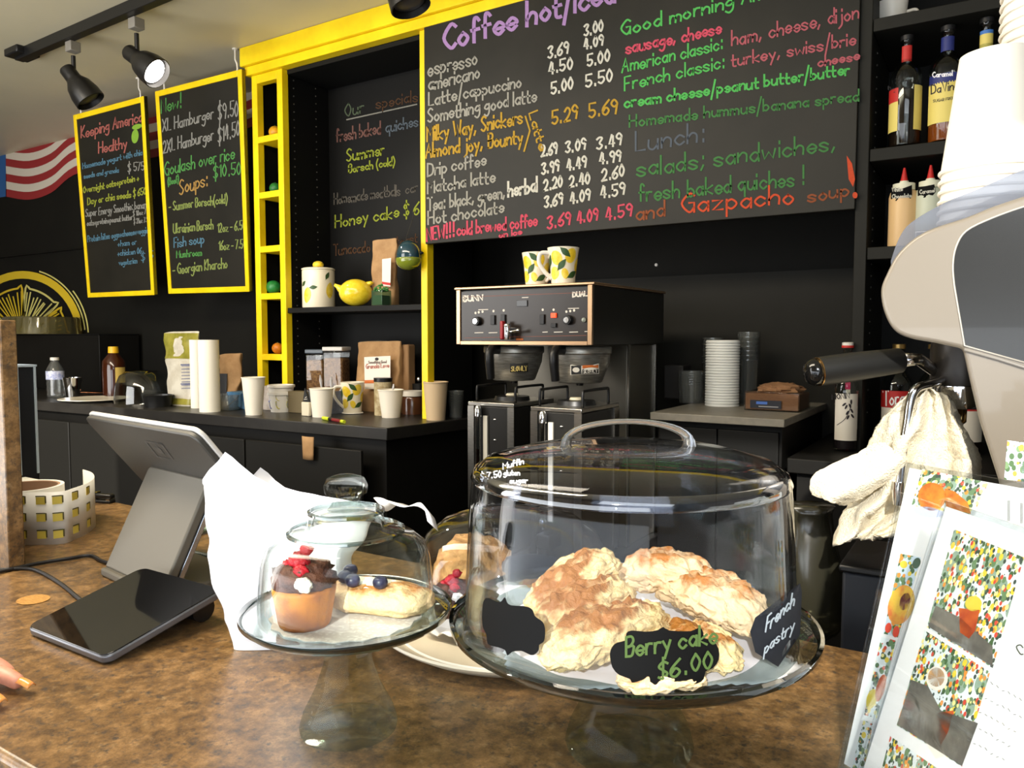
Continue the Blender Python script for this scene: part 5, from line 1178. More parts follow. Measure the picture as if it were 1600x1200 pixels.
b = B(); patch(b, [(891, 570), (936, 568), (936, 584), (891, 586)], hh, 4); b.v = sub0(t, b.v); k = b.build('warning_label', M('label_white', 0), t, fix=False)
h2 = HC(p, .0892)
b = B(); patch(b, [(892.5, 571.5), (908, 571), (908, 584.5), (892.5, 585)], h2, 2); patch(b, [(910, 577), (935, 576), (935, 583), (910, 584)], h2, 2); b.v = sub0(t, b.v); b.build('label_black_box', wl, k, fix=False)
b = B(); patch(b, [(910, 571), (935, 570), (935, 575), (910, 576)], h2, 2); b.v = sub0(t, b.v); b.build('label_orange_box', MATS['tag_orange'], k, fix=False)
h3 = HC(p, .0898); lettering(t, M('label_white', 0), h3, [('SLOWLY', (912, 583), (933, 582), 5, 1)], 'label_lettering')
b = B(); patch(b, ell(900, 578, 5.5, 4), h3, 2); b.v = sub0(t, b.v); b.build('hand_symbol', M('label_white', 0), k, fix=False)
def server(px0, px1, ptop, Y0, label):
    a, e = PY(px0, ptop, Y0), PY(px1, ptop, Y0); w = e.x-a.x; z1 = a.z; zb = .7595
    t = thing('coffee_server', label, 'coffee server', ((a.x+e.x)/2, Y0, zb), 0, 'coffee servers under the brewer'); h = z1-zb; D = .235
    B().box(-w/2+.003, w/2-.003, .003, D, .03, h-.012).build('server_body', M('server_black', (24, 23, 21), .4), t, bevel=.003)
    B().box(-w/2, w/2, 0, D+.003, h-.0118, h).build('top_plate', brz if False else steel, t, bevel=.002)
    for x in (-w/2, w/2-.022): B().box(x, x+.022, -.001, .0028, .05, h-.012).build('corner_strip', steel, t)
    B().box(w/2-.0028, w/2+.001, D-.03, D+.002, .05, h-.012).build('corner_strip', steel, t)
    B().box(-w/2-.004, w/2+.004, -.02, D, 0, .0298).build('base', plast, t, bevel=.003)
    gx_ = -w/2+.045
    k = B().tube([(gx_, -.012, .16), (gx_, -.012, h-.03)], .0075, 14).build('sight_glass', thin_glass('sight_glass', (200, 205, 205), 2, .8, .12, .03), t)
    B().tube([(gx_, -.012, .165), (gx_, -.012, .33)], .005, 10).build('coffee_level', M('coffee_dark', (30, 18, 12), .2), k)
    B().box(gx_+.012, gx_+.026, -.003, .0028, .16, h-.04).build('gauge_plate', M('gauge_white', (206, 202, 190), .4), t)
    for z in (h-.03, .15): B().lathe([(0, -.012), (.011, -.012), (.011, .012), (.006, .02), (0, .02)], 16, (gx_, -.012, z)).build('fitting', chrome, t)
    for z in (h-.05, h-.11, h-.17): B().sph((gx_+.05, .002, z), (.006, .003, .003), 10, 6).build('screw', chrome, t)
    for sx in (-1, 1): B().tube(smoothpath([(sx*w*.42, .03, h), (sx*w*.42, .03, h+.04), (sx*w*.42, .05, h+.045), (sx*w*.42, .17, h+.045), (sx*w*.42, .19, h+.04), (sx*w*.42, .19, h)], 3), .004, 8).build('carry_handle', plast, t, smooth=180)
    B().lathe([(0, 0), (.055, 0), (.052, .012), (.02, .014), (0, .014)], 32, (0, .12, h)).build('lid', plast, t)
    B().lathe([(0, .0142), (.02, .0142), (.017, .02), (0, .02)], 20, (0, .12, h)).build('lid_cone', M('lid_cream', (214, 206, 180), .5), t)
    B().box(-.02, .02, -.07, -.0, .1, .14).build('faucet_block', plast, t, bevel=.004); B().tube([(0, -.06, .1), (0, -.06, .06)], .009, 12).build('faucet_spout', plast, t)
    return t
s1 = server(731, 803, 627, 1.87, 'left black and steel coffee server under the brewer')
server(829, 909, 635, 1.80, 'right black and steel coffee server under the brewer, nearer')
lettering(s1, M('label_white', 0), HY(1.866), [('BUNN', (763, 718), (782, 714), 6, 1.6)], 'brand_lettering')
# lemon mugs
lemy = M('lemon_print', (232, 196, 38), .35, col2=(244, 218, 90), sc=40); leafg = M('leaf_print', (52, 82, 40), .4); twig = M('twig_print', (50, 40, 30), .5); porc = M('porcelain_cream', (238, 228, 204), .25)
def mug(loc, r, h, label, th, handle, seed, flip=False):
    t = thing('lemon_mug', label, 'mug', loc, 0, 'lemon pattern mugs')
    rf = lambda z: r*(.74+.26*max(0, z/h)**1.5)
    B().lathe([(0, 0), (r*.74, 0)]+[(rf(h*i/8), h*i/8) for i in range(1, 9)]+[(r*.97, h), (rf(h*.5)-.003, h*.5), (r*.70, .006), (0, .006)], 48).build('mug_body', porc, t, smooth=50)
    R_ = random.Random(seed); lem_ = B(); lf = B()
    for k, (da, z, w, hh, ro) in enumerate(((-.5, .7, .034, .042, .5), (.55, .76, .034, .042, -.4), (-.75, .3, .03, .036, -.2), (.15, .28, .02, .03, .3), (1.4, .5, .034, .042, .1), (2.4, .7, .034, .042, .5), (3.3, .4, .034, .04, .2))):
        cyl_patch(lem_, rf, (0, 0, 0), th+da, z*h, w*r/.045, hh*r/.045, ro)
    lem_.build('lemon_print', lemy, t, smooth=180, fix=False)
    for da, z, ro in ((.75, .25, .5), (.1, .86, -.7), (-.15, .5, .9), (1.9, .3, .3), (2.9, .75, -.3), (-1.2, .6, 1.2)): cyl_patch(lf, rf, (0, 0, 0), th+da, z*h, .044*r/.045, .02*r/.045, ro, LEAF, .001)
    lf.build('leaf_print', leafg, t, smooth=180, fix=False)
    ha = handle; q = V((math.cos(ha), math.sin(ha), 0))
    B().tube(smoothpath([q*(rf(h*.86)-.002)+V((0, 0, h*.86)), q*(r*1.45)+V((0, 0, h*.84)), q*(r*1.55)+V((0, 0, h*.6)), q*(r*1.2)+V((0, 0, h*.35)), q*(rf(h*.16)-.001)+V((0, 0, h*.16))], 6), .0048, 10, flat=1.3).build('handle', white, t, smooth=180)
    return t
pm = PY(880, 441, 1.97); k = mpp(pm); vw = facing(pm)
mug((pm.x, 1.97, 1.5707), 25*k, 57*k, 'right lemon mug with white handle on top of the brewer', vw, vw+PI*1.5+.25, 3)
pm = PY(832, 443, 2.0); k = mpp(pm)
mug((pm.x-.004, 2.03, 1.5707), 23*k, 54*k, 'left lemon mug on top of the brewer, behind the other mug', vw-.3, vw+PI/2-.5, 5)
o = B().grid(lambda u, v: V(((u-.5)*.16, (v-.5)*.08, .012))+wob((u, v, 0), 3, .012, 6), 14, 10).build('folded_cloth', M('cloth_white', (226, 218, 200), .9), solid=.006, smooth=60, loc=PZ(712, 787, .7255)+V((0, 0, .004))); tag(o, 'folded white cloth on the low table beside the left server', 'cloth')
# ================================================================ SHELF AND BACK COUNTER ITEMS
ZC = 1.1003; ZS = 1.5485
def at(px, py, Y, z=ZC): p = PY(px, py, Y); return V((p.x, Y, z)), mpp(p)
# --- shelf: canister, lemon bird, bag, plant, hanging bird
p, k = at(498, 470, 2.42, ZS); r = 25*k; h = 58*k; vw = facing(p)
t = thing('lemon_canister', 'white canister with lemon decoration and lemon lid knob on the bookcase shelf', 'canister', p)
B().lathe([(0, 0), (r*.97, 0), (r, .004), (r*1.0, h-.004), (r*.97, h), (0, h)], 44).build('canister_body', porc, t, smooth=50)
B().lathe([(0, h+.0005), (r*1.02, h+.0005), (r*1.02, h+.006), (r*.9, h+.010), (0, h+.012)], 44).build('lid', porc, t, smooth=50)
B().sph((0, 0, h+.024), (.026, .022, .017), 20, 14).build('lemon_knob', lemy, t, smooth=180)
b = B(); bl = B(); rf = lambda z: r
for da, z, ro in ((-.75, .32, 1.4), (.75, .45, 1.5), (2.4, .5, 1.2)): cyl_patch(b, rf, (0, 0, 0), vw+da, z*h, .062, .04, ro, [(math.cos(a)*(1+.12*abs(math.cos(a))**9), math.sin(a)) for a in [2*PI*i/24 for i in range(24)]])
for da, z, ro in ((-.35, .52, .1), (.55, .82, 1.1), (-1.1, .62, .6), (2.6, .8, .4)): cyl_patch(bl, rf, (0, 0, 0), vw+da, z*h, .042, .02, ro, LEAF, .001)
b.build('lemon_print', lemy, t, smooth=180, fix=False); bl.build('leaf_print', leafg, t, smooth=180, fix=False)
p, k = at(556, 475, 2.42, ZS)
t = thing('lemon_bird', 'glossy yellow ceramic lemon shaped bird on the bookcase shelf', 'ornament', p)
yg_ = M('glazed_yellow', (236, 204, 40), .15, coat=.5, col2=(244, 216, 60), sc=70, bump=.15, bsc=160)
d = V((_R.x, _R.y, 0))
def birdf(dd, q): return q
B().sph((0, 0, 22*k), (26*k, 21*k, 21*k), 28, 20).xf(Matrix.Rotation(YAW, 4, 'Z')).build('body', yg_, t, smooth=180)
B().tube([d*(-18*k)+V((0, 0, 25*k)), d*(-24*k)+V((0, 0, 28*k)), d*(-29*k)+V((0, 0, 32*k)), d*(-33*k)+V((0, 0, 34*k))], [.022, .016, .009, .006], 12).build('stem_tail', yg_, t, smooth=180)
B().tube([d*(18*k)+V((0, 0, 34*k)), d*(25*k)+V((0, 0, 37*k)), d*(28*k)+V((0, 0, 37*k))], [.014, .008, .002], 10).build('beak', yg_, t, smooth=180)
def paperbag(name, label, p, w, dpt, h, mat, rz=0, cat='bag', top=.85, fold=True, cr=.006, flare=.015):
    t = thing(name, label, cat, p, rz)
    def f(u, v):
        a = 2*PI*u; ca, sa = math.cos(a), math.sin(a); x = math.copysign(abs(ca)**.35, ca)*w/2*(1+flare*(2*v-1)); y = math.copysign(abs(sa)**.35, sa)*dpt/2*(1-v*top)
        q = V((x, y, h*v)); n = wob(q+V((p.x, 0, 0)), 22, cr, 3)*min(1, v*5)*min(1, (1.02-v)*8); return q+V((n.x, n.y, n.z*.5))+V((0, 0, .004*math.sin(u*9)*v))
    b = B().grid(f, 44, 22, wrap=True); n0 = len(b.v); b.v += [V((0, 0, 0))]; b.f += [(i, (i+1) % 44, n0) for i in range(44)]
    b.build('bag_body', mat, t, smooth=60)
    return t
p, k = at(602, 470, 2.50, ZS)
t = paperbag('paper_bag', 'tall brown paper coffee bag behind the little plant on the shelf', p, 42*k, .06, 104*k, kraft, .2)
hb = lambda x, y: PY(x, y, 2.50-.036)
b = B(); patch(b, [(597, 405), (611, 403), (610, 448), (597, 446)], hb); b.v = [Matrix.Rotation(-.2, 3, 'Z') @ q for q in sub0(t, b.v)]; o = b.build('bag_label', lab_w, t, smooth=0, fix=False)
b = B(); patch(b, [(597, 440), (610, 442), (610, 446), (597, 444)], lambda x, y: PY(x, y, 2.463)); b.v = [Matrix.Rotation(-.2, 3, 'Z') @ q for q in sub0(t, b.v)]; b.build('red_band', lab_r, o, smooth=0, fix=False)
p, k = at(596, 474, 2.41, ZS)
t = thing('potted_plant', 'tiny green plant in a square glass pot on the bookcase shelf', 'plant', p)
w = 11*k; B().box(-w, w, -w, w, 0, 24*k).build('glass_pot', thin_glass('green_glass', (190, 214, 196), 2, .6, .08, .05, milk=.15, milkcol=(120, 160, 130)), t, bevel=.002)
B().box(-w*.85, w*.85, -w*.85, w*.85, .004, 16*k).build('soil', M('moss_soil', (70, 92, 60), .9), t)
b = B()
for i in range(34):
    a = rnd.random()*6.28; rr = rnd.random()*15*k; q = V((math.cos(a)*rr, math.sin(a)*rr*.8, 23*k+rnd.random()*14*k*(1-rr/(18*k)))); b.sph(q, (.008, .006, .003), 7, 5, lambda dd, pp: Matrix.Rotation(a*2, 3, 'X') @ (Matrix.Rotation(a*3, 3, 'Z') @ pp))
b.build('leaves', M('leaf_green', (52, 112, 52), .5, col2=(80, 140, 66), sc=60), t, smooth=180)['kind'] = 'stuff'
p = PY(638, 400, 2.30); k = mpp(p)
t = thing('hanging_bird', 'blue and green glazed bird ornament hung by the yellow post', 'ornament', p)
def hb2(dd, q): return q
B().sph((0, 0, .0), (20*k, 17*k, 22*k), 28, 20, lambda dd, q: V((q.x, q.y, q.z*(1.0 if dd.z < 0 else 1.1)))).build('body', M('glaze_teal', (34, 62, 72), .12, coat=.6), t, smooth=180)
B().sph((0, 0, -6*k), (21*k, 17.8*k, 16*k), 28, 20, lambda dd, q: V((q.x, q.y, min(q.z, 3*k)))).build('belly', M('glaze_green', (120, 132, 40), .15, coat=.6), t, smooth=180)
B().tube([d*(15*k)+V((0, 0, 4*k)), d*(21*k)+V((0, 0, 5*k)), d*(24*k)+V((0, 0, 5*k))], [.011, .007, .002], 8).build('beak', M('glaze_dark', (30, 40, 44), .2), t, smooth=180)
B().tube([(0, 0, 20*k), (-.01, 0, 28*k), (.0, .03, 60*k), (.0, .035, 70*k)], .0015, 6).build('hanging_cord', cab, t)
B().tube(smoothpath([(.0, .05, -16*k), (.012, .10, -40*k), (.006, .1, -58*k)], 5), .002, 6).build('hanging_wire', cab, t)
# --- cubby fruit
def fruit(px, py, col, nm, label, rpx, tip=False):
    p = PY(px, py, 2.40); k = mpp(p); r = rpx*k
    p.z = min([PY(418, y, YB).z for y in (216, 304, 389, 463, 558)], key=lambda z: abs(z+.014+r*.95-p.z))+.0143
    t = thing(nm, label, nm, p); m = M('fruit_'+nm+str(col[0]), col, .4, col2=tuple(int(c*.85) for c in col), sc=50, bump=.15, bsc=200)
    B().sph((0, 0, r*.95), (r*(1.15 if tip else 1), r, r*.95), 24, 16).build('fruit_body', m, t, smooth=180)
    B().tube([(-r*1.05, 0, r), (-r*1.35, 0, r*1.02)] if tip else [(0, 0, r*1.85), (0, 0, r*2.0)], [.3*r, .1*r] if tip else [.12*r, .08*r], 8).build('stem', M('stem_green', (52, 84, 40), .5), t)
fruit(430, 204, (236, 168, 30), 'orange', 'yellow orange fruit in the top cubby of the yellow ladder', 10)
fruit(430, 290, (40, 120, 50), 'lime', 'green lime in the second cubby of the yellow ladder', 9)
fruit(427, 446, (34, 132, 58), 'lime', 'bright green lime in the fourth cubby of the yellow ladder', 11, True)
fruit(434, 544, (220, 130, 30), 'orange', 'orange in the fifth cubby of the yellow ladder', 9)

# --- cups along the counter front
def cupat(px, py, ptop, wt, wb, label, Y=None, mat=paper, name='paper_cup', group='paper cups along the back counter'):
    p = PZ(px, py, ZC); p.y += 0; k = mpp(p); h = (py-ptop)*k*1.02-.0
    return lettered_cup((p.x, p.y, ZC), wt/2*k, wb/2*k, h, label, mat, name, group)
cupat(397, 648, 590, 35, 25, 'tall white paper cup left of the patterned bowls')
cupat(503, 651, 607, 36, 29, 'white paper cup between the tea tag and the lemon mug')
cupat(611, 652, 609, 39, 28, 'white paper cup right of the lemon mug with a spoon handle above it')
cupat(681, 656, 597, 38, 29, 'tan kraft paper cup at the right end of the back counter', mat=M('tan_paper_cup', (206, 180, 144), .6))
# patterned bowls
pb = PZ(440, 643, ZC); k = mpp(pb)
for i, dz in ((0, 0), (1, .034)):
    t = thing('paper_bowl', 'lower white paper bowl with blue swirls, stacked' if i == 0 else 'upper white paper bowl nested in the lower one', 'bowl', (pb.x, pb.y, ZC+dz), 0, 'stacked patterned bowls')
    cup_mesh(19.5*k, 16*k, 31*k if i == 0 else 30*k).build('bowl_body', white, t, smooth=40); hb_ = (31 if i == 0 else 30)*k; B().lathe([(19.4*k, hb_-.012), (21*k, hb_-.011), (21*k, hb_-.002), (19.4*k, hb_-.001)], 40, closed=True).build('rim', white, t, smooth=40)
    rfb = lambda z: (16+4*z/(30*k))*k; b = B(); vw = facing(pb)
    for da in (-1.1, -.2, .7, 1.6):
        pts = [(vw+da+.35*math.cos(a)*(.4+.1*a), 15*k+9*k*math.sin(a)) for a in [PI*.9+i2*.25 for i2 in range(9)]]
        q = [V((math.cos(a)*(rfb(z)+.002), math.sin(a)*(rfb(z)+.002), z)) for a, z in pts]; b.tube(q, .0026, 5)
    b.build('blue_swirls', M('swirl_blue', (110, 120, 196), .5, col2=(210, 200, 90), sc=20), t, smooth=180)
# tea tag and bag
p = PZ(479, 650, ZC); k = mpp(p)
t = thing('tea_bag', 'black and white striped tea tag with a hanging tea bag beside the bowls', 'tea bag', p)
B().box(-.022, .022, -.008, .008, 0, 22*k).build('tea_pouch', M('tea_paper', (214, 204, 180), .7), t, bevel=.004)
B().prism([(-.016, -.004, 22.5*k), (.02, -.004, 22.5*k), (-.004, -.004, 44*k)], (0, .006, 0)).build('tag', M('tag_black', (34, 34, 34), .5), t)
for s in (.2, .45): B().tube([(-.012+.02*s, -.0046, 24*k+s*10*k), (.012-.01*s, -.0046, 24*k+s*14*k)], .0012, 4).build('tag_stripe', lab_w, t)
# lemon mug on the counter
pm = PZ(551, 646, ZC); k = mpp(pm); vw = facing(pm)
mug((pm.x, pm.y, ZC+.006), 19*k, 47*k, 'lemon mug standing on a white saucer lid on the back counter', vw-.1, vw-PI/2+.3-.0, 9)
o = B().lathe([(0, 0), (16*k, 0), (17*k, .003), (15.5*k, .0055), (0, .0055)], 32).build('lid', white, loc=(pm.x, pm.y, ZC), smooth=50); tag(o, 'white lid under the lemon mug on the back counter', 'lid')
# marker
a, e = PZ(505, 653, ZC+.007), PZ(538, 659, ZC+.007); dd = e-a
t = thing('marker', 'yellow green highlighter marker with dark red grip lying on the back counter', 'marker', a)
B().tube([(0, 0, 0), dd*.3], .0072, 12).build('cap', M('marker_lime', (200, 214, 50), .4), t); B().tube([dd*.305, dd*.45], .0066, 12).build('band', plast, t); B().tube([dd*.455, dd*.86], .0066, 12).build('barrel', M('marker_red', (120, 34, 38), .4), t); B().tube([dd*.865, dd], .0066, 12).build('end_plug', MATS['marker_lime'], t)
# water bottle
p, k = at(87, 608, 2.16)
t = thing('water_bottle', 'clear water bottle with white cap at the far left of the back counter', 'bottle', p)
R = 12.5*k; H = 62*k
B().lathe([(0, 0), (R*.9, 0), (R, .008)]+[(R*(1-.04*(i % 2)), H*(.06+.07*i)) for i in range(8)]+[(R, H*.62), (R*.95, H*.7), (R*.55, H*.86), (R*.42, H*.9), (R*.42, H*.95), (0, H*.95)], 30).build('bottle_body', clearp2, t, smooth=60)
B().lathe([(0, H*.93), (R*.5, H*.93), (R*.5, H), (0, H)], 20).build('cap', lab_w, t)
B().lathe([(R*1.01, H*.45), (R*1.03, H*.45), (R*1.03, H*.66), (R*1.01, H*.66)], 30, closed=True).build('label', M('water_label', (150, 160, 206), .5, col2=(226, 226, 236), sc=40), t)
p, k = at(113, 606, 2.2); o = B().lathe([(0, 0), (10*k, 0), (14*k, 31*k), (13.4*k, 31*k), (9.5*k, .004), (0, .004)], 28).build('metal_cup', chrome, loc=p, smooth=50); tag(o, 'shiny metal cup right of the water bottle', 'cup')
a, e = PZ(88, 614, ZC+.008), PZ(166, 614, ZC+.008); dd = e-a
t = thing('tongs', 'copper coloured tongs lying behind the white plate', 'tongs', a); cop = M('copper', (206, 140, 100), .25, .9)
for s in (-1, 1): B().tube([V((0, s*.012, 0)), dd*.5+V((0, s*.016, .004)), dd+V((0, s*.002, 0))], [.006, .005, .006], 8, flat=.5).build('arm', cop, t, smooth=180)
B().tube([dd*.97, dd*1.03], .008, 10).build('hinge', cop, t)
p = PZ(142, 627, ZC); k = mpp(p); o = B().lathe([(0, 0), (30*k, 0), (51*k, .012), (51*k, .015), (30*k, .004), (0, .004)], 48).build('plate', porc, loc=(p.x, p.y+.02, ZC), smooth=50); tag(o, 'white plate on the left of the back counter', 'plate')
p, k = at(179, 610, 2.3)
t = thing('honey_bottle', 'dark honey bottle with yellow cap left of the clear dome', 'bottle', p)
R = 17*k; H = 80*k
B().lathe([(0, 0), (R, .0), (R, H*.55), (R*.94, H*.72), (R*.5, H*.84), (R*.42, H*.87), (0, H*.87)], 28).build('bottle_body', M('honey_dark', (58, 26, 12), .12, coat=.3), t, smooth=60)
B().lathe([(0, H*.875), (R*.45, H*.875), (R*.42, H), (0, H)], 20).build('cap', M('cap_yellow', (232, 180, 30), .4), t)
vw = facing(p); b = B().grid(lambda u, v: V((math.cos(vw+.1+u*1.0)*(R*1.01), math.sin(vw+.1+u*1.0)*R*1.01, H*(.3+.3*v))), 10, 3); b.build('label', M('honey_label', (206, 176, 90), .5), t, smooth=180, fix=False)
p, k = at(225, 620, 2.22)
t = thing('cake_dome', 'low clear plastic dome on the back counter between honey and the green bag', 'dome', p)
shell(B(), [(44*k, 0), (43*k, .01), (41*k, 26*k), (34*k, 42*k), (24*k, 49*k), (0, 51*k)], .002, 48).build('dome_body', clearp, t, smooth=50)
p2, k2 = at(247, 625, 2.12)
o = B().lathe([(0, 0), (19*k2, 0), (22*k2, 17*k2), (23*k2, 18*k2), (21*k2, 18*k2), (18*k2, .004), (0, .004)], 40, rip=lambda a, z: 1+.02*math.sin(30*a)).build('foil_pan', M('dark_pan', (40, 40, 40), .3, .4), loc=p2, smooth=50); tag(o, 'dark round pan in front of the low clear dome', 'pan')
# green and white bag
p, k = at(287, 635, 2.22)
gb = M('bag_white_print', (206, 200, 184), .35, col2=(186, 178, 160), sc=14)
t = paperbag('grain_bag', 'tall glossy green and white food bag beside the white rolls', (p), 68*k, .07, 114*k, gb, .05, top=.9, cr=.009, flare=.18)
gg = M('bag_green', (122, 118, 40), .3, col2=(150, 142, 60), sc=20)
def bandz(z0, z1, nm, m):
    def f(u, v):
        vv = z0+(z1-z0)*v; a = -PI*u; ca, sa = math.cos(a), math.sin(a); w = 68*k; dpt = .07; h = 114*k
        x = math.copysign(abs(ca)**.35, ca)*w/2*(1+.18*(2*vv-1)); y = math.copysign(abs(sa)**.35, sa)*dpt/2*(1-vv*.9); q = V((x, y, h*vv)); n = wob(q+V((p.x, 0, 0)), 22, .009, 3)*min(1, vv*5)*min(1, (1.02-vv)*8)
        q += V((n.x, n.y, n.z*.5)); return V((q.x*1.01, q.y-.0022, q.z))
    B().grid(f, 30, 8).build(nm, m, t, smooth=60, fix=False)
bandz(.64, .985, 'green_top', gg); bandz(.02, .1, 'green_bottom', gg)
hb = lambda x, y: PY(x, y, 2.22-.041)
b = B()
for y in range(572, 612, 5): ribbon(b, [(284, y), (299, y-.5)], 1.2, hb)
for y in (570, 600): ribbon(b, [(283, y), (300, y-.5)], 2, hb)
b.v = [Matrix.Rotation(-.05, 3, 'Z') @ q for q in sub0(t, b.v)]; b.build('nutrition_panel', M('print_navy', (96, 100, 130), .5), t, smooth=0, fix=False)
for px, Y, pt, w, lab in ((309, 2.17, 531, 20, 'thinner white paper roll behind the front one beside the green bag'), (328, 2.09, 531, 31, 'tall white paper towel roll standing right of the green bag')):
    p, k = at(px, 636, Y); o = B().lathe([(0, 0), (w/2*k, 0), (w/2*k, PY(px, pt, Y).z-ZC), (w/2*k*.4, PY(px, pt, Y).z-ZC), (w/2*k*.4, PY(px, pt, Y).z-ZC-.05), (0, PY(px, pt, Y).z-ZC-.05)], 40).build('paper_roll', M('roll_paper', (238, 232, 216), .8), loc=p, smooth=40); tag(o, lab, 'paper roll', 'white paper rolls')
p, k = at(362, 610, 2.34)
t = paperbag('coffee_bag', 'brown paper coffee bag with dark side label behind the paper roll', p, 34*k, .09, 80*k, kraft, .5, top=.75, cr=.012)
o = B().box(-17*k, -2*k, -.0525, -.0505, 6*k, 48*k).build('dark_label', M('label_slate', (46, 48, 54), .6), t); o.rotation_euler = (-.14, 0, 0)
p, k = at(380, 632, 2.26); o = B().box(-.075, .06, -.03, .05, 0, 26*k).build('blue_box', M('box_blue', (62, 112, 156), .5, col2=(90, 136, 176), sc=30), loc=p, bevel=.003); tag(o, 'blue carton behind the glass measuring cup', 'box')
p, k = at(428, 615, 2.28); o = B().box(-.05, .05, -.02, .04, 0, 38*k).build('pale_box', M('box_pale', (176, 166, 158), .6, col2=(150, 140, 130), sc=20), loc=p, bevel=.003); tag(o, 'pale carton standing behind the tall white cup', 'box')
p, k = at(465, 620, 2.24); o = B().box(-.06, .04, 0, .05, 0, 34*k).build('brown_box', M('box_brown', (104, 92, 66), .7), loc=p, bevel=.003); tag(o, 'dull brown carton behind the patterned bowls', 'box')
# measuring cup
p = PZ(354, 640, ZC); k = mpp(p)
t = thing('measuring_cup', 'clear glass measuring cup with a spoon in front of the paper rolls', 'measuring cup', p)
shell2 = [(0, 0), (20*k, 0), (23*k, 5*k), (24*k, 24*k), (23*k, 24*k), (22*k, 5*k), (19*k, .004), (0, .004)]
B().lathe(shell2, 36).build('cup_body', clearp2, t, smooth=50)
B().tube([-d*(22*k)+V((0, 0, 22*k)), -d*(32*k)+V((0, 0, 23*k)), -d*(34*k)+V((0, 0, 22*k))], .005, 8).build('handle', clearp2, t, smooth=180)
a = V((p.x, p.y, ZC))+V((0, 0, .008)); dv_ = d*(32*k)+V((0, 0, 30*k))
t = thing('spoon', 'white plastic spoon leaning in the glass measuring cup', 'spoon', a); B().tube([dv_*0, dv_*.5, dv_], [.004, .0035, .005], 8, flat=.5).build('spoon_handle', clearp2, t); B().sph((0, 0, 0), (.016, .012, .006), 14, 8).build('bowl', clearp2, t, smooth=180)
# jars of granola
gran = M('granola', (150, 112, 70), .8, col2=(96, 62, 34), sc=110, det=3, bump=1, bsc=150)
for px, pt, w, lid, lab in ((498, 548, 30, (90, 100, 110), 'granola jar with grey lid, left of the pair behind the cups'), (527, 544, 33, (206, 204, 200), 'granola jar with white lid, right of the pair behind the cups')):
    p, k = at(px, 610, 2.46); h = PY(px, pt, 2.46).z-ZC; w_ = w/2*k
    t = thing('granola_jar', lab, 'jar', p, YAW*.6, 'granola jars')
    B().box(-w_, w_, -w_, w_, 0, h-.012).build('jar_body', clearp, t, bevel=.008)
    B().box(-w_*.93, w_*.93, -w_*.93, w_*.93, .004, h*.84).build('granola_fill', gran, t, bevel=.008)
    B().box(-w_*1.02, w_*1.02, -w_*1.02, w_*1.02, h-.0118, h+.006).build('lid', M('jar_lid_%d' % lid[0], lid, .4), t, bevel=.004)
# bin of plastic cutlery
p, k = at(518, 630, 2.36); h = 35*k
t = thing('cutlery_bin', 'clear plastic bin holding white cutlery behind the cups', 'bin', p)
B().lathe([(0, 0), (34*k, 0), (38*k, h), (37*k, h), (33*k, .004), (0, .004)], 36).build('bin_body', thin_glass('frosted_bin', (190, 196, 206), 2, .5, .06, .15, milk=.35, milkcol=(150, 154, 164)), t, smooth=50)
B().box(-36*k, -30*k, -.02, .02, h*.75, h*.95).build('red_latch', lab_r, t, bevel=.002)
wp_ = M('cutlery_white', (226, 226, 230), .4); t0 = None
for i, (x, y, lx, ly, hh) in enumerate(((-12, -8, -.01, 0, 74), (-5, 5, .01, .0, 56), (6, -5, -.012, .01, 72), (13, 6, .014, 0, 52), (20, -6, .02, 0, 50), (26, 3, .012, 0, 58), (30, -3, -.01, 0, 54), (0, -12, .0, 0, 50))):
    b0 = V((x*k*.7, y*k, .008)); b1 = V((x*k+lx, y*k+ly, hh*k*.78))
    o = B().tube([b0, b0.lerp(b1, .6), b0.lerp(b1, .85), b1], [.003, .004, .009, .002], 8, flat=.4).build('plastic_fork', wp_, loc=p, smooth=60); tag(o, 'white plastic cutlery piece sticking up from the clear bin', 'cutlery', 'cutlery in the bin')
# granola pouch
p, k = at(594, 640, 2.50)
t = paperbag('granola_pouch', 'large brown kraft pouch with white label behind the lemon mug', p, 86*k, .09, 108*k, kraft, -.0, 'pouch', .85, cr=.008)
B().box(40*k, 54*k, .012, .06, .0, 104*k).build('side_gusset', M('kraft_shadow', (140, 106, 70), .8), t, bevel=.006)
B().tube([V((-42*k, 0, 107*k)), V((0, -.003, 109*k)), V((42*k, 0, 107*k))], .0035, 6).build('foil_seal', M('foil', (200, 196, 186), .2, .9), t)
yl = 2.50-.054; hb = lambda x, y: PY(x, y, yl+.00052*(x*0)-.0+ (600-y)*.00018)
b = B(); patch(b, [(569, 558), (610, 556), (610, 607), (570, 608)], hb); b.v = sub0(t, b.v); lb_ = b.build('pouch_label', lab_w, t, smooth=0, fix=False)
hb3 = lambda x, y: hb(x, y)-V((0, .0012, 0))
lettering(t, M('print_dim', (120, 104, 96), .6), hb3, [('Something Good', (576, 568), (604, 567), 4, .9)], 'label_lettering')
lettering(t, M('print_rose', (176, 110, 96), .6), hb3, [('Granola Love', (572, 576), (608, 574), 7, 1.2)], 'label_lettering')
b = B(); patch(b, [(569.5, 594), (610, 593), (610, 598), (569.8, 599)], hb3); b.v = sub0(t, b.v); b.build('orange_band', M('tag_orange', 0), lb_, smooth=0, fix=False)
b = B(); patch(b, ell(589, 561, 3, 2.4), hb3); b.v = sub0(t, b.v); b.build('label_emblem', inkb, lb_, smooth=0, fix=False)
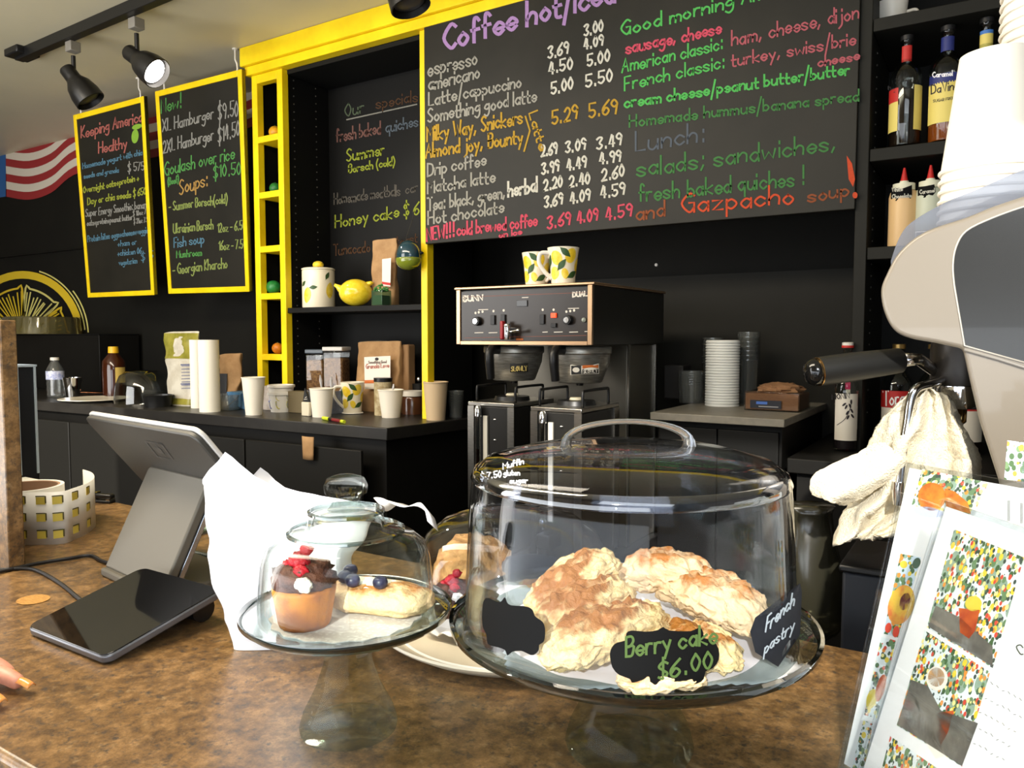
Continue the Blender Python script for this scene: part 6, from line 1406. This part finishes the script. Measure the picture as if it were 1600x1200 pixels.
# small jars
p, k = at(599, 645, 2.38)
t = thing('spice_jar', 'small jar with black lid and pale label behind the white cup', 'jar', p)
B().lathe([(0, 0), (14*k, 0), (14*k, 52*k), (0, 52*k)], 30).build('jar_body', M('jar_label_pale', (190, 176, 140), .5, col2=(150, 130, 90), sc=30), t, smooth=50); B().lathe([(0, 52.3*k), (14.5*k, 52.3*k), (14.5*k, 58*k), (0, 58*k)], 30).build('lid', plast, t)
a = V((PY(613, 615, 2.2).x, 2.25, ZC)); 
p, k = at(644, 645, 2.48)
t = thing('brown_jar', 'glass jar of brown spread with white lid left of the yellow post', 'jar', p)
B().lathe([(0, 0), (17*k, 0), (17*k, 24*k), (15*k, 28*k), (0, 28*k)], 30).build('jar_body', M('spread_brown', (96, 58, 36), .2, coat=.4), t, smooth=50); B().lathe([(0, 28.3*k), (18*k, 28.3*k), (18*k, 36*k), (0, 36*k)], 30).build('lid', lab_w, t)
p, k = at(655, 640, 2.56)
t = thing('pepper_mill', 'small dark mill with metal top behind the brown jar', 'mill', p); B().lathe([(0, 0), (10*k, 0), (9*k, 20*k), (11*k, 44*k), (0, 46*k)], 24).build('mill_body', plast, t, smooth=50); B().sph((0, 0, 51*k), (4*k, 4*k, 4.6*k), 14, 10).build('top_knob', chrome, t, smooth=180)
B().lathe([(11.2*k, 18*k), (12*k, 18*k), (12*k, 22*k), (11.2*k, 22*k)], 24, closed=True).build('white_ring', lab_w, t)
clear_stack('plastic_cup', 712, 2.45, 26, 611, 5, 'small clear plastic cup, lowest in the stack at the counter end by the tan cup', 'clear cups at the counter end', .8, z=ZC, mat=clearp2)
a = V((PY(616, 600, 2.20).x, 2.20, ZC)); 
cpos = PZ(611, 652, ZC); kk = mpp(cpos)
o = B().tube([V((.004, 0, .02)), V((.008, .004, 48*kk)), V((.012, .004, 52*kk)), V((.013, .003, 44*kk))], .0035, 8, flat=.5).build('spoon', wp_, loc=(cpos.x, cpos.y, ZC), smooth=180); tag(o, 'white spoon handle hooked over the rim of the white cup by the lemon mug', 'spoon')
# kraft note on the cabinet front
p = PY(482, 700, 1.93)
o = B().grid(lambda u, v: V(((u-.5)*.062*(1-.12*(1-v)), -.0025-.006*math.sin(u*PI), (v-.5)*.085)), 9, 5).build('paper_tag', kraft, solid=.0006, smooth=180, loc=(PY(482, 700, 1.965).x, 1.965, PY(482, 700, 1.965).z)); tag(o, 'brown paper tag stuck on the front of the back counter cabinets', 'tag')
# black fridge at the far left and ribbed lid on it
fx = PY(155, 540, 2.48).x; zf = PY(60, 522, 2.48).z
t = thing('mini_fridge', 'black cabinet at the far left of the back counter under the lemon mural', 'cabinet', (fx-.7, 2.6, ZC))
B().box(-.7, .7, -.12, .125, 0, zf-ZC-.006).build('cabinet_body', blackwood, t, bevel=.003); B().box(-.72, .703, -.124, .128, zf-ZC-.0058, zf-ZC).build('top', blackdeep, t, bevel=.002)
p = PY(48, 520, 2.5); k = mpp(p)
t = thing('ribbed_lid', 'large ribbed clear plastic tray lid on top of the black cabinet', 'lid', (p.x, 2.58, zf+.0005))
R = .235
B().lathe([(R, 0), (R*.98, .012), (R*.93, .10), (R*.90, .108), (0, .11), (0, .108), (R*.89, .106), (R*.92, .099), (R*.97, .011), (R*.99, 0)], 96, rip=lambda a, z: 1+(.018*math.sin(30*a) if .02 < z < .105 else 0)).build('lid_body', thin_glass('ribbed_plastic', (214, 206, 160), 1.6, .8, .12, .06, milk=.12, milkcol=(190, 180, 120)), t, smooth=30)
